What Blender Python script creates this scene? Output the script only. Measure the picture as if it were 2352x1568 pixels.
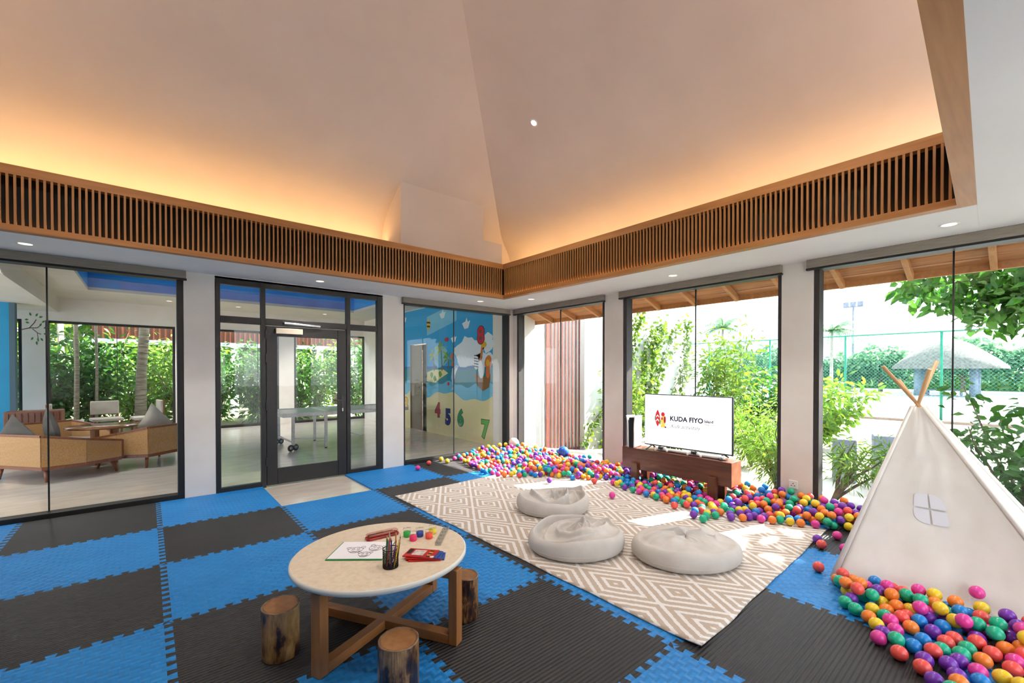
import bpy, bmesh, math, random
from math import pi, sin, cos, sqrt, atan2, hypot, radians
from mathutils import Vector, Matrix, noise

random.seed(7)
SC = bpy.context.scene
for o in list(bpy.data.objects):
    bpy.data.objects.remove(o, do_unlink=True)
COL = SC.collection

# ------------------------------------------------------------------ camera
cam_d = bpy.data.cameras.new('camera')
cam = bpy.data.objects.new('camera', cam_d)
COL.objects.link(cam)
cam.location = (-0.08222, -6.21795, 1.43529)
cam.rotation_euler = (pi / 2 - 0.00957, 0, -0.71201)
cam_d.sensor_width = 36.0
cam_d.lens = 1004.714 / 2352 * 36.0
cam_d.shift_x = (1176 - 1204.848) / 2352
cam_d.shift_y = (862.724 - 784) / 2352
cam_d.clip_start = 0.02
cam_d.clip_end = 400
SC.camera = cam

# ------------------------------------------------------------------ world, sun, exposure
W = bpy.data.worlds.new('hazy_sky')
SC.world = W
W.use_nodes = True
nt = W.node_tree
nt.nodes.clear()
wo = nt.nodes.new('ShaderNodeOutputWorld')
bg = nt.nodes.new('ShaderNodeBackground')
tc = nt.nodes.new('ShaderNodeTexCoord')
sx = nt.nodes.new('ShaderNodeSeparateXYZ')
rp = nt.nodes.new('ShaderNodeValToRGB')
nt.links.new(tc.outputs['Generated'], sx.inputs[0])
nt.links.new(sx.outputs['Z'], rp.inputs[0])
rp.color_ramp.elements[0].position = 0.0
rp.color_ramp.elements[0].color = (0.93, 0.97, 1.0, 1)
rp.color_ramp.elements[1].position = 0.7
rp.color_ramp.elements[1].color = (0.66, 0.82, 1.0, 1)
nt.links.new(rp.outputs[0], bg.inputs[0])
bg.inputs[1].default_value = 2.4
nt.links.new(bg.outputs[0], wo.inputs[0])

SUN_DIR = Vector((0.747, -0.216, 0.629)).normalized()
sd = bpy.data.lights.new('sun', 'SUN')
sd.energy = 25.0
sd.angle = 0.012
sd.color = (1.0, 0.95, 0.87)
so = bpy.data.objects.new('sun', sd)
COL.objects.link(so)
so.rotation_euler = SUN_DIR.to_track_quat('Z', 'Y').to_euler()
so.location = (20, -6, 18)

SC.view_settings.view_transform = 'Standard'
SC.view_settings.look = 'None'
SC.view_settings.gamma = 1.0
SC.view_settings.use_curve_mapping = False
SC.view_settings.exposure = 0.9

cy_ = SC.cycles
cy_.use_adaptive_sampling = True
cy_.adaptive_threshold = 0.05
cy_.adaptive_min_samples = 16
cy_.use_light_tree = False
cy_.time_limit = 1100
cy_.max_bounces = 6
cy_.diffuse_bounces = 4
cy_.glossy_bounces = 3
cy_.transmission_bounces = 4
cy_.transparent_max_bounces = 12
cy_.caustics_reflective = False
cy_.caustics_refractive = False
cy_.sample_clamp_indirect = 6.0
try:
    cy_.use_denoising = True
except Exception:
    pass

# ------------------------------------------------------------------ cove lamps (warm strips lying in the ceiling cove)
def strip_light(name, loc, length, along, watts, col=(1.0, 0.53, 0.18), width=0.04, tilt=0.0):
    l = bpy.data.lights.new(name, 'AREA')
    l.shape = 'RECTANGLE'
    l.size = length if along == 'X' else width
    l.size_y = width if along == 'X' else length
    l.energy = watts
    l.color = col
    o = bpy.data.objects.new(name, l)
    COL.objects.link(o)
    o.location = loc
    o.rotation_euler = (pi - tilt, 0, 0) if along == 'X' else (pi, -tilt, 0)
    return o
COVE_W = 7.8
strip_light('cove_strip', (0.55, -0.10, 3.27), 3.9, 'X', COVE_W * 0.8)
strip_light('cove_strip', (4.90, -3.10, 3.14), 5.9, 'Y', COVE_W * 1.15)
strip_light('cove_strip', (1.35, -6.45, 3.12), 5.3, 'X', COVE_W)
strip_light('cove_strip', (-1.95, -3.40, 3.12), 5.1, 'Y', COVE_W)

# ------------------------------------------------------------------ mesh builder
class MB:
    def __init__(self):
        self.v = []; self.f = []; self.sm = []
    def add(self, vs, fs, smooth=False):
        n = len(self.v)
        self.v += [tuple(p) for p in vs]
        self.f += [tuple(i + n for i in q) for q in fs]
        self.sm += [smooth] * len(fs)
        return self
    def box(self, x0, x1, y0, y1, z0, z1):
        if x0 > x1: x0, x1 = x1, x0
        if y0 > y1: y0, y1 = y1, y0
        if z0 > z1: z0, z1 = z1, z0
        vs = [(x0, y0, z0), (x1, y0, z0), (x1, y1, z0), (x0, y1, z0), (x0, y0, z1), (x1, y0, z1), (x1, y1, z1), (x0, y1, z1)]
        return self.add(vs, [(3, 2, 1, 0), (4, 5, 6, 7), (0, 1, 5, 4), (1, 2, 6, 5), (2, 3, 7, 6), (3, 0, 4, 7)])
    def bar(self, p, q, w, h, up=(0, 0, 1)):
        p = Vector(p); q = Vector(q)
        d = (q - p).normalized(); u = Vector(up)
        s = d.cross(u)
        if s.length < 1e-5: s = d.cross(Vector((1, 0, 0)))
        s.normalize(); u = s.cross(d).normalized()
        s *= w / 2; u *= h / 2
        vs = [p - s - u, p + s - u, p + s + u, p - s + u, q - s - u, q + s - u, q + s + u, q - s + u]
        return self.add(vs, [(3, 2, 1, 0), (4, 5, 6, 7), (0, 1, 5, 4), (1, 2, 6, 5), (2, 3, 7, 6), (3, 0, 4, 7)])
    def tube(self, pts, rs, n=10, caps=True, smooth=True):
        pts = [Vector(p) for p in pts]
        if not isinstance(rs, (list, tuple)): rs = [rs] * len(pts)
        vs = []; fs = []
        ref = Vector((0.123, 0.31, 0.94))
        for i, p in enumerate(pts):
            if i == 0: d = pts[1] - p
            elif i == len(pts) - 1: d = p - pts[i - 1]
            else: d = pts[i + 1] - pts[i - 1]
            d.normalize()
            a = d.cross(ref)
            if a.length < 1e-3: a = d.cross(Vector((1, 0, 0)))
            a.normalize(); b = d.cross(a)
            for k in range(n):
                t = 2 * pi * k / n
                vs.append(p + (a * cos(t) + b * sin(t)) * rs[i])
        for i in range(len(pts) - 1):
            for k in range(n):
                k2 = (k + 1) % n
                fs.append((i * n + k, i * n + k2, (i + 1) * n + k2, (i + 1) * n + k))
        self.add(vs, fs, smooth)
        if caps:
            m = len(self.v) - len(vs)
            self.f.append(tuple(m + k for k in reversed(range(n)))); self.sm.append(False)
            e = m + (len(pts) - 1) * n
            self.f.append(tuple(e + k for k in range(n))); self.sm.append(False)
        return self
    def lathe(self, prof, c=(0, 0, 0), n=32, smooth=True, closed=False):
        vs = []; fs = []
        for r, z in prof:
            for k in range(n):
                t = 2 * pi * k / n
                vs.append((c[0] + r * cos(t), c[1] + r * sin(t), c[2] + z))
        m = len(prof)
        for i in range(m - 1):
            for k in range(n):
                k2 = (k + 1) % n
                fs.append((i * n + k, i * n + k2, (i + 1) * n + k2, (i + 1) * n + k))
        return self.add(vs, fs, smooth)
    def prism(self, poly, h, origin=(0, 0, 0), ax=(1, 0, 0), ay=(0, 1, 0)):
        o = Vector(origin); ax = Vector(ax); ay = Vector(ay); az = ax.cross(ay).normalized()
        n = len(poly)
        vs = [o + ax * a + ay * b for a, b in poly] + [o + ax * a + ay * b + az * h for a, b in poly]
        fs = [tuple(reversed(range(n))), tuple(range(n, 2 * n))]
        for i in range(n):
            j = (i + 1) % n
            fs.append((i, j, n + j, n + i))
        return self.add(vs, fs)
    def quad(self, a, b, c, d):
        return self.add([a, b, c, d], [(0, 1, 2, 3)])
    def mesh(self, name):
        me = bpy.data.meshes.new(name)
        me.from_pydata(self.v, [], self.f)
        me.polygons.foreach_set('use_smooth', self.sm)
        me.update()
        return me
    def build(self, name, mat, parent=None, bevel=0, loc=None, rz=None, seg=2):
        return link(name, self.mesh(name), mat, parent, bevel, loc, rz, seg)

def link(name, me, mat, parent=None, bevel=0, loc=None, rz=None, seg=2):
    o = bpy.data.objects.new(name, me)
    COL.objects.link(o)
    if mat is not None and len(me.materials) == 0:
        me.materials.append(mat)
    if parent is not None: o.parent = parent
    if loc is not None: o.location = loc
    if rz is not None: o.rotation_euler = (0, 0, rz)
    if bevel:
        b = o.modifiers.new('bevel', 'BEVEL')
        b.width = bevel; b.segments = seg; b.limit_method = 'ANGLE'; b.angle_limit = 0.6
    return o

def tag(o, label=None, cat=None, group=None, kind=None):
    if label: o['label'] = label
    if cat: o['category'] = cat
    if group: o['group'] = group
    if kind: o['kind'] = kind
    return o

def empty(name, loc=(0, 0, 0), rz=0, label=None, cat=None, group=None, kind=None):
    o = bpy.data.objects.new(name, None)
    COL.objects.link(o)
    o.location = loc; o.rotation_euler = (0, 0, rz)
    o.empty_display_size = 0.1
    return tag(o, label, cat, group, kind)

def copy_tree(o, parent=None):
    c = o.copy(); COL.objects.link(c); c.parent = parent
    for ch in [x for x in o.children]:
        copy_tree(ch, c)
    return c

# ------------------------------------------------------------------ materials
def _new(name):
    m = bpy.data.materials.new(name)
    m.use_nodes = True
    n = m.node_tree.nodes
    return m, n, m.node_tree.links, n['Principled BSDF']

def rgb(h):
    h = h.lstrip('#')
    c = [int(h[i:i + 2], 16) / 255 for i in (0, 2, 4)]
    return tuple(x / 12.92 if x <= 0.04045 else ((x + 0.055) / 1.055) ** 2.4 for x in c) + (1,)

def coords(n, l, scale=(1, 1, 1), kind='Object', rot=(0, 0, 0)):
    t = n.new('ShaderNodeTexCoord'); mp = n.new('ShaderNodeMapping')
    mp.inputs['Scale'].default_value = scale
    mp.inputs['Rotation'].default_value = rot
    l.new(t.outputs[kind], mp.inputs[0])
    return mp.outputs[0]

def pm(name, c1, c2=None, rough=0.6, metal=0.0, spec=0.5, nscale=8.0, stretch=(1, 1, 1), detail=4, lo=0.35, hi=0.65,
       bump=0.0, bscale=None, kind='Object', emit=None, estr=0.0, island=False, trans=0.0, coat=0.0):
    m, n, l, b = _new(name)
    c1 = rgb(c1) if isinstance(c1, str) else c1
    b.inputs['Base Color'].default_value = c1
    b.inputs['Roughness'].default_value = rough
    b.inputs['Metallic'].default_value = metal
    b.inputs['Specular IOR Level'].default_value = spec
    if coat: b.inputs['Coat Weight'].default_value = coat
    if trans: b.inputs['Transmission Weight'].default_value = trans
    if emit is not None:
        if estr < 2: m.cycles.emission_sampling = 'NONE'
        b.inputs['Emission Color'].default_value = rgb(emit) if isinstance(emit, str) else emit
        b.inputs['Emission Strength'].default_value = estr
    vec = None
    if c2 is not None or bump:
        vec = coords(n, l, stretch, kind)
    if c2 is not None:
        c2 = rgb(c2) if isinstance(c2, str) else c2
        r = n.new('ShaderNodeValToRGB')
        r.color_ramp.elements[0].position = lo; r.color_ramp.elements[0].color = c1
        r.color_ramp.elements[1].position = hi; r.color_ramp.elements[1].color = c2
        if island:
            g = n.new('ShaderNodeNewGeometry')
            l.new(g.outputs['Random Per Island'], r.inputs[0])
        else:
            t = n.new('ShaderNodeTexNoise')
            t.inputs['Scale'].default_value = nscale; t.inputs['Detail'].default_value = detail
            l.new(vec, t.inputs['Vector']); l.new(t.outputs['Fac'], r.inputs[0])
        l.new(r.outputs[0], b.inputs['Base Color'])
    if bump:
        t2 = n.new('ShaderNodeTexNoise')
        t2.inputs['Scale'].default_value = bscale or nscale; t2.inputs['Detail'].default_value = 3
        l.new(vec, t2.inputs['Vector'])
        bp = n.new('ShaderNodeBump'); bp.inputs['Strength'].default_value = bump; bp.inputs['Distance'].default_value = 0.01
        l.new(t2.outputs['Fac'], bp.inputs['Height']); l.new(bp.outputs[0], b.inputs['Normal'])
    return m

def leafmat(name, c1, c2, rough=0.45, trans=0.35):
    # thin leaf: diffuse front plus light passing through
    m, n, l, b = _new(name)
    g = n.new('ShaderNodeNewGeometry'); r = n.new('ShaderNodeValToRGB')
    r.color_ramp.elements[0].color = rgb(c1); r.color_ramp.elements[1].color = rgb(c2)
    l.new(g.outputs['Random Per Island'], r.inputs[0])
    l.new(r.outputs[0], b.inputs['Base Color'])
    b.inputs['Roughness'].default_value = rough
    tr = n.new('ShaderNodeBsdfTranslucent'); mx = n.new('ShaderNodeMixShader')
    mx.inputs[0].default_value = trans
    l.new(r.outputs[0], tr.inputs[0])
    l.new(b.outputs[0], mx.inputs[1]); l.new(tr.outputs[0], mx.inputs[2])
    l.new(mx.outputs[0], n['Material Output'].inputs['Surface'])
    return m

def glassmat(name, tint=(0.97, 0.985, 0.98), ior=1.5, rough=0.0):
    m = bpy.data.materials.new(name); m.use_nodes = True
    n = m.node_tree.nodes; l = m.node_tree.links; n.clear()
    o = n.new('ShaderNodeOutputMaterial'); mx = n.new('ShaderNodeMixShader')
    t = n.new('ShaderNodeBsdfTransparent'); t.inputs[0].default_value = tint + (1,)
    g = n.new('ShaderNodeBsdfGlossy'); g.inputs['Roughness'].default_value = rough
    lw = n.new('ShaderNodeLayerWeight'); lw.inputs[0].default_value = 0.5
    p5 = n.new('ShaderNodeMath'); p5.operation = 'POWER'; p5.inputs[1].default_value = 5.0
    f = n.new('ShaderNodeMath'); f.operation = 'MULTIPLY_ADD'; f.inputs[1].default_value = 0.9; f.inputs[2].default_value = ((ior - 1) / (ior + 1)) ** 2
    l.new(lw.outputs['Facing'], p5.inputs[0]); l.new(p5.outputs[0], f.inputs[0])
    l.new(f.outputs[0], mx.inputs[0]); l.new(t.outputs[0], mx.inputs[1]); l.new(g.outputs[0], mx.inputs[2])
    l.new(mx.outputs[0], o.inputs[0])
    return m

def woodmat(name, c1, c2, axis='X', scale=1.0, rough=0.45, coat=0.0):
    st = {'X': (1.2, 14, 14), 'Y': (14, 1.2, 14), 'Z': (14, 14, 1.2)}[axis]
    return pm(name, c1, c2, rough=rough, nscale=2.2 * scale, stretch=st, detail=6, lo=0.3, hi=0.7, bump=0.08, bscale=3.0 * scale, coat=coat)

M = {}
M['plaster'] = pm('warm_white_plaster', '#efe9e1', '#e9e2d8', rough=0.85, nscale=3, bump=0.03, bscale=60)
M['soffit'] = pm('white_soffit', '#f3f2f0', '#efeeec', rough=0.8, nscale=2)
M['ceil'] = pm('sloped_ceiling_paint', '#efe6df', '#eae0d8', rough=0.85, nscale=1.5)
M['floor'] = pm('beige_stone_floor', '#cfc6ba', '#c3b9ac', rough=0.16, nscale=2.5, stretch=(1, 3, 1), spec=0.5)
M['frame'] = pm('black_bronze_frame', '#141211', '#1a1716', rough=0.45, nscale=20)
M['frameR'] = pm('dark_bronze_frame', '#2c2a29', '#343130', rough=0.5, nscale=20)
M['glass'] = glassmat('clear_glass', (0.985, 0.992, 0.99), 1.36)
M['blind'] = pm('grey_blind_fabric', '#9a9286', '#857e73', rough=0.9, nscale=6, stretch=(1, 1, 30), bump=0.1, bscale=40)
M['black'] = pm('black_plastic', '#141414', rough=0.45)
M['satin'] = pm('satin_black', '#0d0d0e', rough=0.3)
M['covewood'] = woodmat('cove_oak_x', '#b88049', '#a26c38', 'X')
M['covewoodY'] = woodmat('cove_oak_y', '#b88049', '#a26c38', 'Y')
M['slat'] = woodmat('cove_slat', '#b07d4a', '#9c6a3a', 'Z')
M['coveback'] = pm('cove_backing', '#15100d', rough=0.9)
M['white'] = pm('white_plastic', '#f0f0ee', rough=0.35)
M['metal'] = pm('brushed_aluminium', '#b9bbbd', '#a5a7aa', rough=0.35, metal=0.9, nscale=30)
M['lampglow'] = pm('lamp_lens', '#fff2dd', emit='#ffe7c4', estr=1.0)
# ================================================================== ROOM SHELL
XL, XR = -2.29, 5.05        # inner faces of side walls
YN, YF = -6.84, 0.05        # near wall, wall with the door
ZS = 2.568                  # soffit
TH = 0.20

fl = MB().box(-6.0, XR + TH, YN - TH, 7.6, -0.20, -0.02).build('floor', M['floor'])
tag(fl, 'smooth beige stone floor shown in the gap before the glass door and in the next room', kind='structure')

# wall with the door (seen on the left)
w = MB()
for a, b in ((XL - TH, -1.95), (0.235, 0.525), (2.56, 2.885), (4.965, XR + TH)):
    w.box(a, b, YF, YF + TH, -0.02, 2.52)
w.box(XL - TH, XR + TH, YF, YF + TH, 2.52, 3.75)
w.box(0.525, 2.56, YF, YF + TH, 2.54, 2.56)
w = w.build('wall_left', M['plaster']); tag(w, 'cream plaster wall of piers framing the glass door', kind='structure')
# glazed garden wall (seen on the right)
w = MB()
for a, b in ((-2.085, -2.41), (-4.47, -4.765), (-6.80, YN - TH), (YF, -0.045)):
    w.box(XR, XR + TH, a, b, -0.3, 2.52)
w.box(XR, XR + TH, YN - TH, YF, 2.52, 3.7)
w.box(XR, XR + TH, YN - TH, YF, -0.3, -0.02)
w = w.build('wall_right', M['plaster']); tag(w, 'cream plaster wall of piers between the garden windows', kind='structure')
# walls behind the camera
w = MB()
w.box(XL - TH, XR + TH, YN - TH, YN, 2.5, 3.7)
for a, b in ((XL - TH, 1.6), (3.1, 3.4), (4.8, XR + TH)):  # openings added in this unseen wall to let daylight in
    w.box(a, b, YN - TH, YN, -0.02, 2.5)
w = w.build('wall_front', M['plaster']); tag(w, 'cream plaster wall behind the viewer', kind='structure')
w = MB().box(XL - TH, XL, YN, YF, -0.02, 3.7).build('wall_rear', M['plaster']); tag(w, 'cream plaster end wall', kind='structure')

# ------------------------------------------------------------------ ceiling: soffit ring, cove, sloped planes
CI = dict(x0=-1.42, x1=4.185, y0=-5.97, y1=-0.78)   # opening of the cove
ceil = empty('ceiling', (0, 0, 0)); tag(ceil, 'white soffit and sloped tray ceiling with glowing cove', kind='structure')
s = MB()
s.box(XL, XR, CI['y1'], YF, ZS, ZS + 0.03)
s.prism([(CI['x1'], -5.9675), (XR, -5.9345), (XR, CI['y1']), (CI['x1'], CI['y1'])], 0.03, (0, 0, ZS))
s.prism([(XL, -6.2135), (CI['x0'], -6.175), (CI['x0'], CI['y1']), (XL, CI['y1'])], 0.03, (0, 0, ZS))
s.prism([(XL, YN), (XR, YN), (XR, -5.935), (XL, -6.215)], 0.03, (0, 0, ZS))
s.build('soffit', M['soffit'], ceil)
SL = 0.648
def zl(y): return 4.02 + SL * (-0.6 - y)
def zr(x): return 4.07 + SL * (4.1 - x)
AX, AY = 1.40, -3.36
AZ = zl(AY); AX = 4.1 - (AZ - 4.07) / SL
apex = (AX, AY, AZ)
c00 = (XL, YF, zl(YF)); c10 = (XR, YF, zl(YF) )
# hip corner where both slopes meet the outer walls
hx = 4.778 + YF
def slope(vs, nm): 
    m = MB(); m.add(vs, [tuple(range(len(vs)))]); return m.build(nm, M['ceil'], ceil)
xm = 2 * AX - XR                     # mirrored end
# slopes start beyond a curved edge that rounds the corner to the wall
YR = 2 * AY - YF; XQ = xm - 0.2
CV = 0.30
def curve_pts(n=8):
    '''(distance from wall, z offset from the wall/slope corner) along a quadratic fillet'''
    p0 = (0.0, -0.34); p1 = (0.0, 0.0); p2 = (CV, CV * SL); out = []
    for i in range(n + 1):
        t = i / n
        out.append((p0[0] * (1 - t) ** 2 + 2 * p1[0] * t * (1 - t) + p2[0] * t * t, p0[1] * (1 - t) ** 2 + 2 * p1[1] * t * (1 - t) + p2[1] * t * t))
    return out
cp = curve_pts()
def edge_strip(pa, pb, inward, z0):
    '''pa,pb plan points on the wall line; rows follow the fillet towards inward'''
    vs = []; fs = []
    for d, dz in cp:
        vs.append((pa[0] + inward[0] * d, pa[1] + inward[1] * d, z0 + dz)); vs.append((pb[0] + inward[0] * d, pb[1] + inward[1] * d, z0 + dz))
    for i in range(len(cp) - 1): fs.append((2 * i, 2 * i + 1, 2 * i + 3, 2 * i + 2))
    MB().add(vs, fs, True).build('curved_edge', M['ceil'], ceil)
edge_strip((XQ, YF), (XR, YF), (0, -1), zl(YF)); edge_strip((XR, YR), (XR, YF), (-1, 0), zr(XR))
zc_l = zl(YF - CV); zc_r = zr(XR - CV)
hy = (XR - CV) - 4.778           # Y where the hip meets the right slope's lower edge
slope([(XQ, YF - CV, zc_l), (YF - CV + 4.778, YF - CV, zc_l), apex], 'sloped_panel')
slope([(YF - CV + 4.778, YF - CV, zc_l), (XR - CV, YF, zc_r), (XR - CV, YR, zc_r), (YF - CV + 4.778, YR + CV, zc_l), apex], 'sloped_panel')
slope([(YF - CV + 4.778, YR + CV, zc_l), (XQ, YR + CV, zc_l), apex], 'sloped_panel')
slope([(XQ, YR + CV, zc_l), (XQ, YF - CV, zc_l), apex], 'sloped_panel')
# boxed duct rising out of the cove
b = MB()
poly = [(-0.6, 2.6), (0.05, 2.6), (0.05, zl(0.05)), (-0.6, zl(-0.6))]
b.prism(poly, 1.365, (2.545, 0, 0), (0, 1, 0), (0, 0, 1))
b.build('duct_box', M['ceil'], ceil)
b = MB().box(3.91, 4.28, -0.6, 0.05, 2.6, 3.49)
b.build('duct_box', M['ceil'], ceil)

# wooden cove band with slats
def cove(name, label, along, a0, a1, face, sgn, slats, off=0.03):
    """along 'X' or 'Y'; face = inner face coordinate; sgn = direction from the inner face towards the wall"""
    t = empty(name, (0, 0, 0)); tag(t, label, kind='structure')
    def bx(u0, u1, d0, d1, z0, z1, nm, mat, bevel=0):
        m = MB()
        f0, f1 = face + sgn * d0, face + sgn * d1
        if along == 'X': m.box(u0, u1, f0, f1, z0, z1)
        else: m.box(f0, f1, u0, u1, z0, z1)
        return m.build(nm, mat, t, bevel)
    wm = M['covewood'] if along == 'X' else M['covewoodY']
    bx(a0, a1, 0, 0.085, ZS, 2.618, 'bottom_rail', wm)
    bx(a0, a1, 0, 0.085, 3.018, 3.095, 'top_rail', wm)
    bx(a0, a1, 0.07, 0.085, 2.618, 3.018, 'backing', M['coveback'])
    if slats:
        m = MB()
        if along == 'X': m.box(-0.0075, 0.0075, 0.002 * sgn, 0.022 * sgn, 0, 0.4)
        else: m.box(0.002 * sgn, 0.022 * sgn, -0.0075, 0.0075, 0, 0.4)
        me = m.mesh('slat'); me.materials.append(M['slat'])
        k = 0; u = max(a0, a1) - off
        while u > min(a0, a1) + 0.02:
            o = bpy.data.objects.new('slat', me); COL.objects.link(o); o.parent = t
            o.location = (u, face, 2.618) if along == 'X' else (face, u, 2.618)
            u -= 0.0409
    return t
cove('trim_1', 'slatted wooden cove band above the glass door wall', 'X', -1.42, 4.185, -0.865, 1, True, 0.115)
cove('trim_2', 'slatted wooden cove band above the garden windows', 'Y', -5.95, -0.865, 4.10, 1, True)
t3 = empty('trim_3', (0, 0, 0)); tag(t3, 'plain wooden underside of the near cove band', kind='structure')
MB().prism([(-1.42, -6.215), (4.185, -5.97), (4.185, -5.873), (-1.42, -6.118)], 0.05, (0, 0, ZS - 0.001)).build('bottom_rail', M['covewood'], t3)
MB().prism([(-1.42, -6.215), (4.185, -5.97), (4.185, -5.90), (-1.42, -6.14)], 0.47, (0, 0, 2.62)).build('backing', M['covewood'], t3)
t4 = cove('trim_4', 'wooden cove band at the end wall', 'Y', -6.1, -0.78, -1.335, -1, False)
# small glow inside the slats
def slat_glow(loc, length, along):
    l = bpy.data.lights.new('slat_strip', 'AREA'); l.shape = 'RECTANGLE'
    l.size = length if along == 'X' else 0.012; l.size_y = 0.012 if along == 'X' else length
    l.energy = 1.6; l.color = (1.0, 0.52, 0.16)
    o = bpy.data.objects.new('slat_strip', l); COL.objects.link(o); o.location = loc
    o.rotation_euler = (pi, 0, 0)
slat_glow((1.35, -0.845, 2.622), 5.4, 'X')
slat_glow((4.12, -3.4, 2.622), 5.0, 'Y')

def downlight(loc, label, nrm=(0, 0, -1), glow=None, r=0.045, watts=40.0):
    sl = bpy.data.lights.new('downlight_beam', 'SPOT'); sl.energy = watts; sl.spot_size = radians(115); sl.spot_blend = 0.8; sl.shadow_soft_size = 0.04; sl.color = (1.0, 0.95, 0.90)
    so_ = bpy.data.objects.new('downlight_beam', sl); COL.objects.link(so_); so_.location = (loc[0], loc[1], loc[2] - 0.02)
    t = empty('recessed_downlight', loc, 0, label, 'downlight', 'recessed ceiling downlights')
    t.rotation_euler = Vector(nrm).to_track_quat('-Z', 'Y').to_euler()
    MB().lathe([(r, 0.0), (r + 0.014, -0.004), (r + 0.016, 0.0)], n=28).build('trim_ring', M['white'], t)
    MB().lathe([(0.0001, -0.0015), (r * 0.98, -0.0015)], n=28).build('lens', glow or M['lampglow'], t)
for p, lb in (((-0.893, -0.374), 'round recessed downlight in the soffit above the lounge window'),
              ((1.57, -0.372), 'round recessed downlight in the soffit above the glass door'),
              ((3.998, -0.394), 'round recessed downlight in the soffit above the mural window'),
              ((4.48, -1.09), 'round recessed downlight in the soffit by the room corner'),
              ((4.63, -3.44), 'round recessed downlight in the soffit above the television'),
              ((4.611, -5.795), 'round recessed downlight in the soffit above the tent')):
    downlight((p[0], p[1], ZS), lb)
M['spotglow'] = pm('ceiling_spot_lens', '#fff2dd', emit='#fff0dc', estr=14.0)
downlight((3.498, -2.24, zr(3.498) - 0.002), 'lit spotlight set in the sloped ceiling', (-SL, 0, -1), M['spotglow'], 0.032, 70.0)

for x_, y_ in ((-0.6, -2.24), (-0.6, -4.5), (3.4, -4.9), (1.5, -5.4)):  # unseen fill spots, added to brighten the room
    xx = max(abs(x_ - AX), abs(y_ - AY)); zz = AZ - SL * xx
    sl = bpy.data.lights.new('fill_spot', 'SPOT'); sl.energy = 60.0; sl.spot_size = radians(115); sl.spot_blend = 0.8; sl.shadow_soft_size = 0.04; sl.color = (1.0, 0.95, 0.90)
    so_ = bpy.data.objects.new('fill_spot', sl); COL.objects.link(so_); so_.location = (x_, y_, zz - 0.06)
# ------------------------------------------------------------------ windows
def window(name, label, along, a0, a1, face, sgn, frame_mat, mull, z1=2.52, jw=(0.05, 0.05), sill=0.045, depth=0.15):
    """a0<a1 along the wall; frame from the wall face going outward"""
    t = empty(name, (0, 0, 0)); tag(t, label, kind='structure')
    def bx(u0, u1, d0, d1, z0, z1_, nm, mat, bevel=0.0):
        m = MB(); f0, f1 = face + sgn * d0, face + sgn * d1
        if along == 'X': m.box(u0, u1, f0, f1, z0, z1_)
        else: m.box(f0, f1, u0, u1, z0, z1_)
        return m.build(nm, mat, t, bevel)
    e = 0.012
    bx(a0, a0 + jw[0], e, depth, -0.02, z1, 'jamb', frame_mat, 0.003)
    bx(a1 - jw[1], a1, e, depth, -0.02, z1, 'jamb', frame_mat, 0.003)
    bx(a0 + jw[0], a1 - jw[1], e, depth, -0.02, sill, 'sill', frame_mat, 0.003)
    bx(a0 + jw[0], a1 - jw[1], e, depth, z1 - 0.05, z1, 'head', frame_mat, 0.003)
    ed = [a0 + jw[0]] + list(mull) + [a1 - jw[1]]
    for i in range(len(ed) - 1):
        bx(ed[i] + (0.004 if i else 0), ed[i + 1] - (0.004 if i < len(ed) - 2 else 0), depth - 0.03, depth - 0.022, sill, z1 - 0.05, 'pane', M['glass'])
    for q in mull:
        bx(q - 0.006, q + 0.006, depth - 0.034, depth - 0.018, sill, z1 - 0.05, 'glass_joint', M['black'])
    return t
window('window_1', 'garden window at the corner showing the slatted screen outside', 'Y', -2.085, -0.045, XR, 1, M['frameR'], [-1.055])
window('window_2', 'garden window behind the television', 'Y', -4.47, -2.41, XR, 1, M['frameR'], [-3.44], jw=(0.04, 0.06))
window('window_3', 'garden window behind the tent', 'Y', -6.80, -4.765, XR, 1, M['frameR'], [-5.775])
window('window_4', 'large fixed window into the lounge', 'X', -1.95, 0.235, YF, 1, M['frame'], [-0.83], jw=(0.06, 0.06))
window('window_5', 'fixed window into the room with the beach mural', 'X', 2.885, 4.965, YF, 1, M['frame'], [3.85], jw=(0.03, 0.06))

# door set
d = empty('door_1', (0, 0, 0)); tag(d, 'black framed glass door with sidelights and transom', kind='structure')
def db(x0, x1, z0, z1, nm, mat, y0=0.045, y1=0.115, parent=None, bevel=0.003):
    return MB().box(x0, x1, y0, y1, z0, z1).build(nm, mat, parent or d, bevel)
for x0, x1 in ((0.528, 0.577), (0.993, 1.045), (2.035, 2.088), (2.475, 2.556)):
    db(x0, x1, -0.02, 2.54, 'frame_post', M['frame'])
db(0.577, 2.475, 2.475, 2.54, 'frame_head', M['frame'], 0.047, 0.113)
for x0, x1 in ((0.577, 0.993), (1.045, 2.035), (2.088, 2.475)):
    db(x0, x1, 2.02, 2.10, 'transom', M['frame'], 0.047, 0.113)
    db(x0, x1, 2.10, 2.475, 'pane', M['glass'], 0.085, 0.091, bevel=0)
for x0, x1 in ((0.577, 0.993), (2.088, 2.475)):
    db(x0, x1, -0.02, 0.05, 'frame_sill', M['frame'], 0.047, 0.113)
    db(x0, x1, 0.05, 2.02, 'pane', M['glass'], 0.085, 0.091, bevel=0)
leaf = empty('door_leaf', (0, 0, 0)); leaf.parent = d
db(1.052, 1.172, 0.0, 2.01, 'stile', M['frame'], 0.05, 0.10, leaf)
db(1.918, 2.030, 0.0, 2.01, 'stile', M['frame'], 0.05, 0.10, leaf)
db(1.172, 1.918, 0.0, 0.20, 'bottom_rail', M['frame'], 0.052, 0.098, leaf)
db(1.172, 1.918, 1.885, 2.01, 'top_rail', M['frame'], 0.052, 0.098, leaf)
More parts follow.
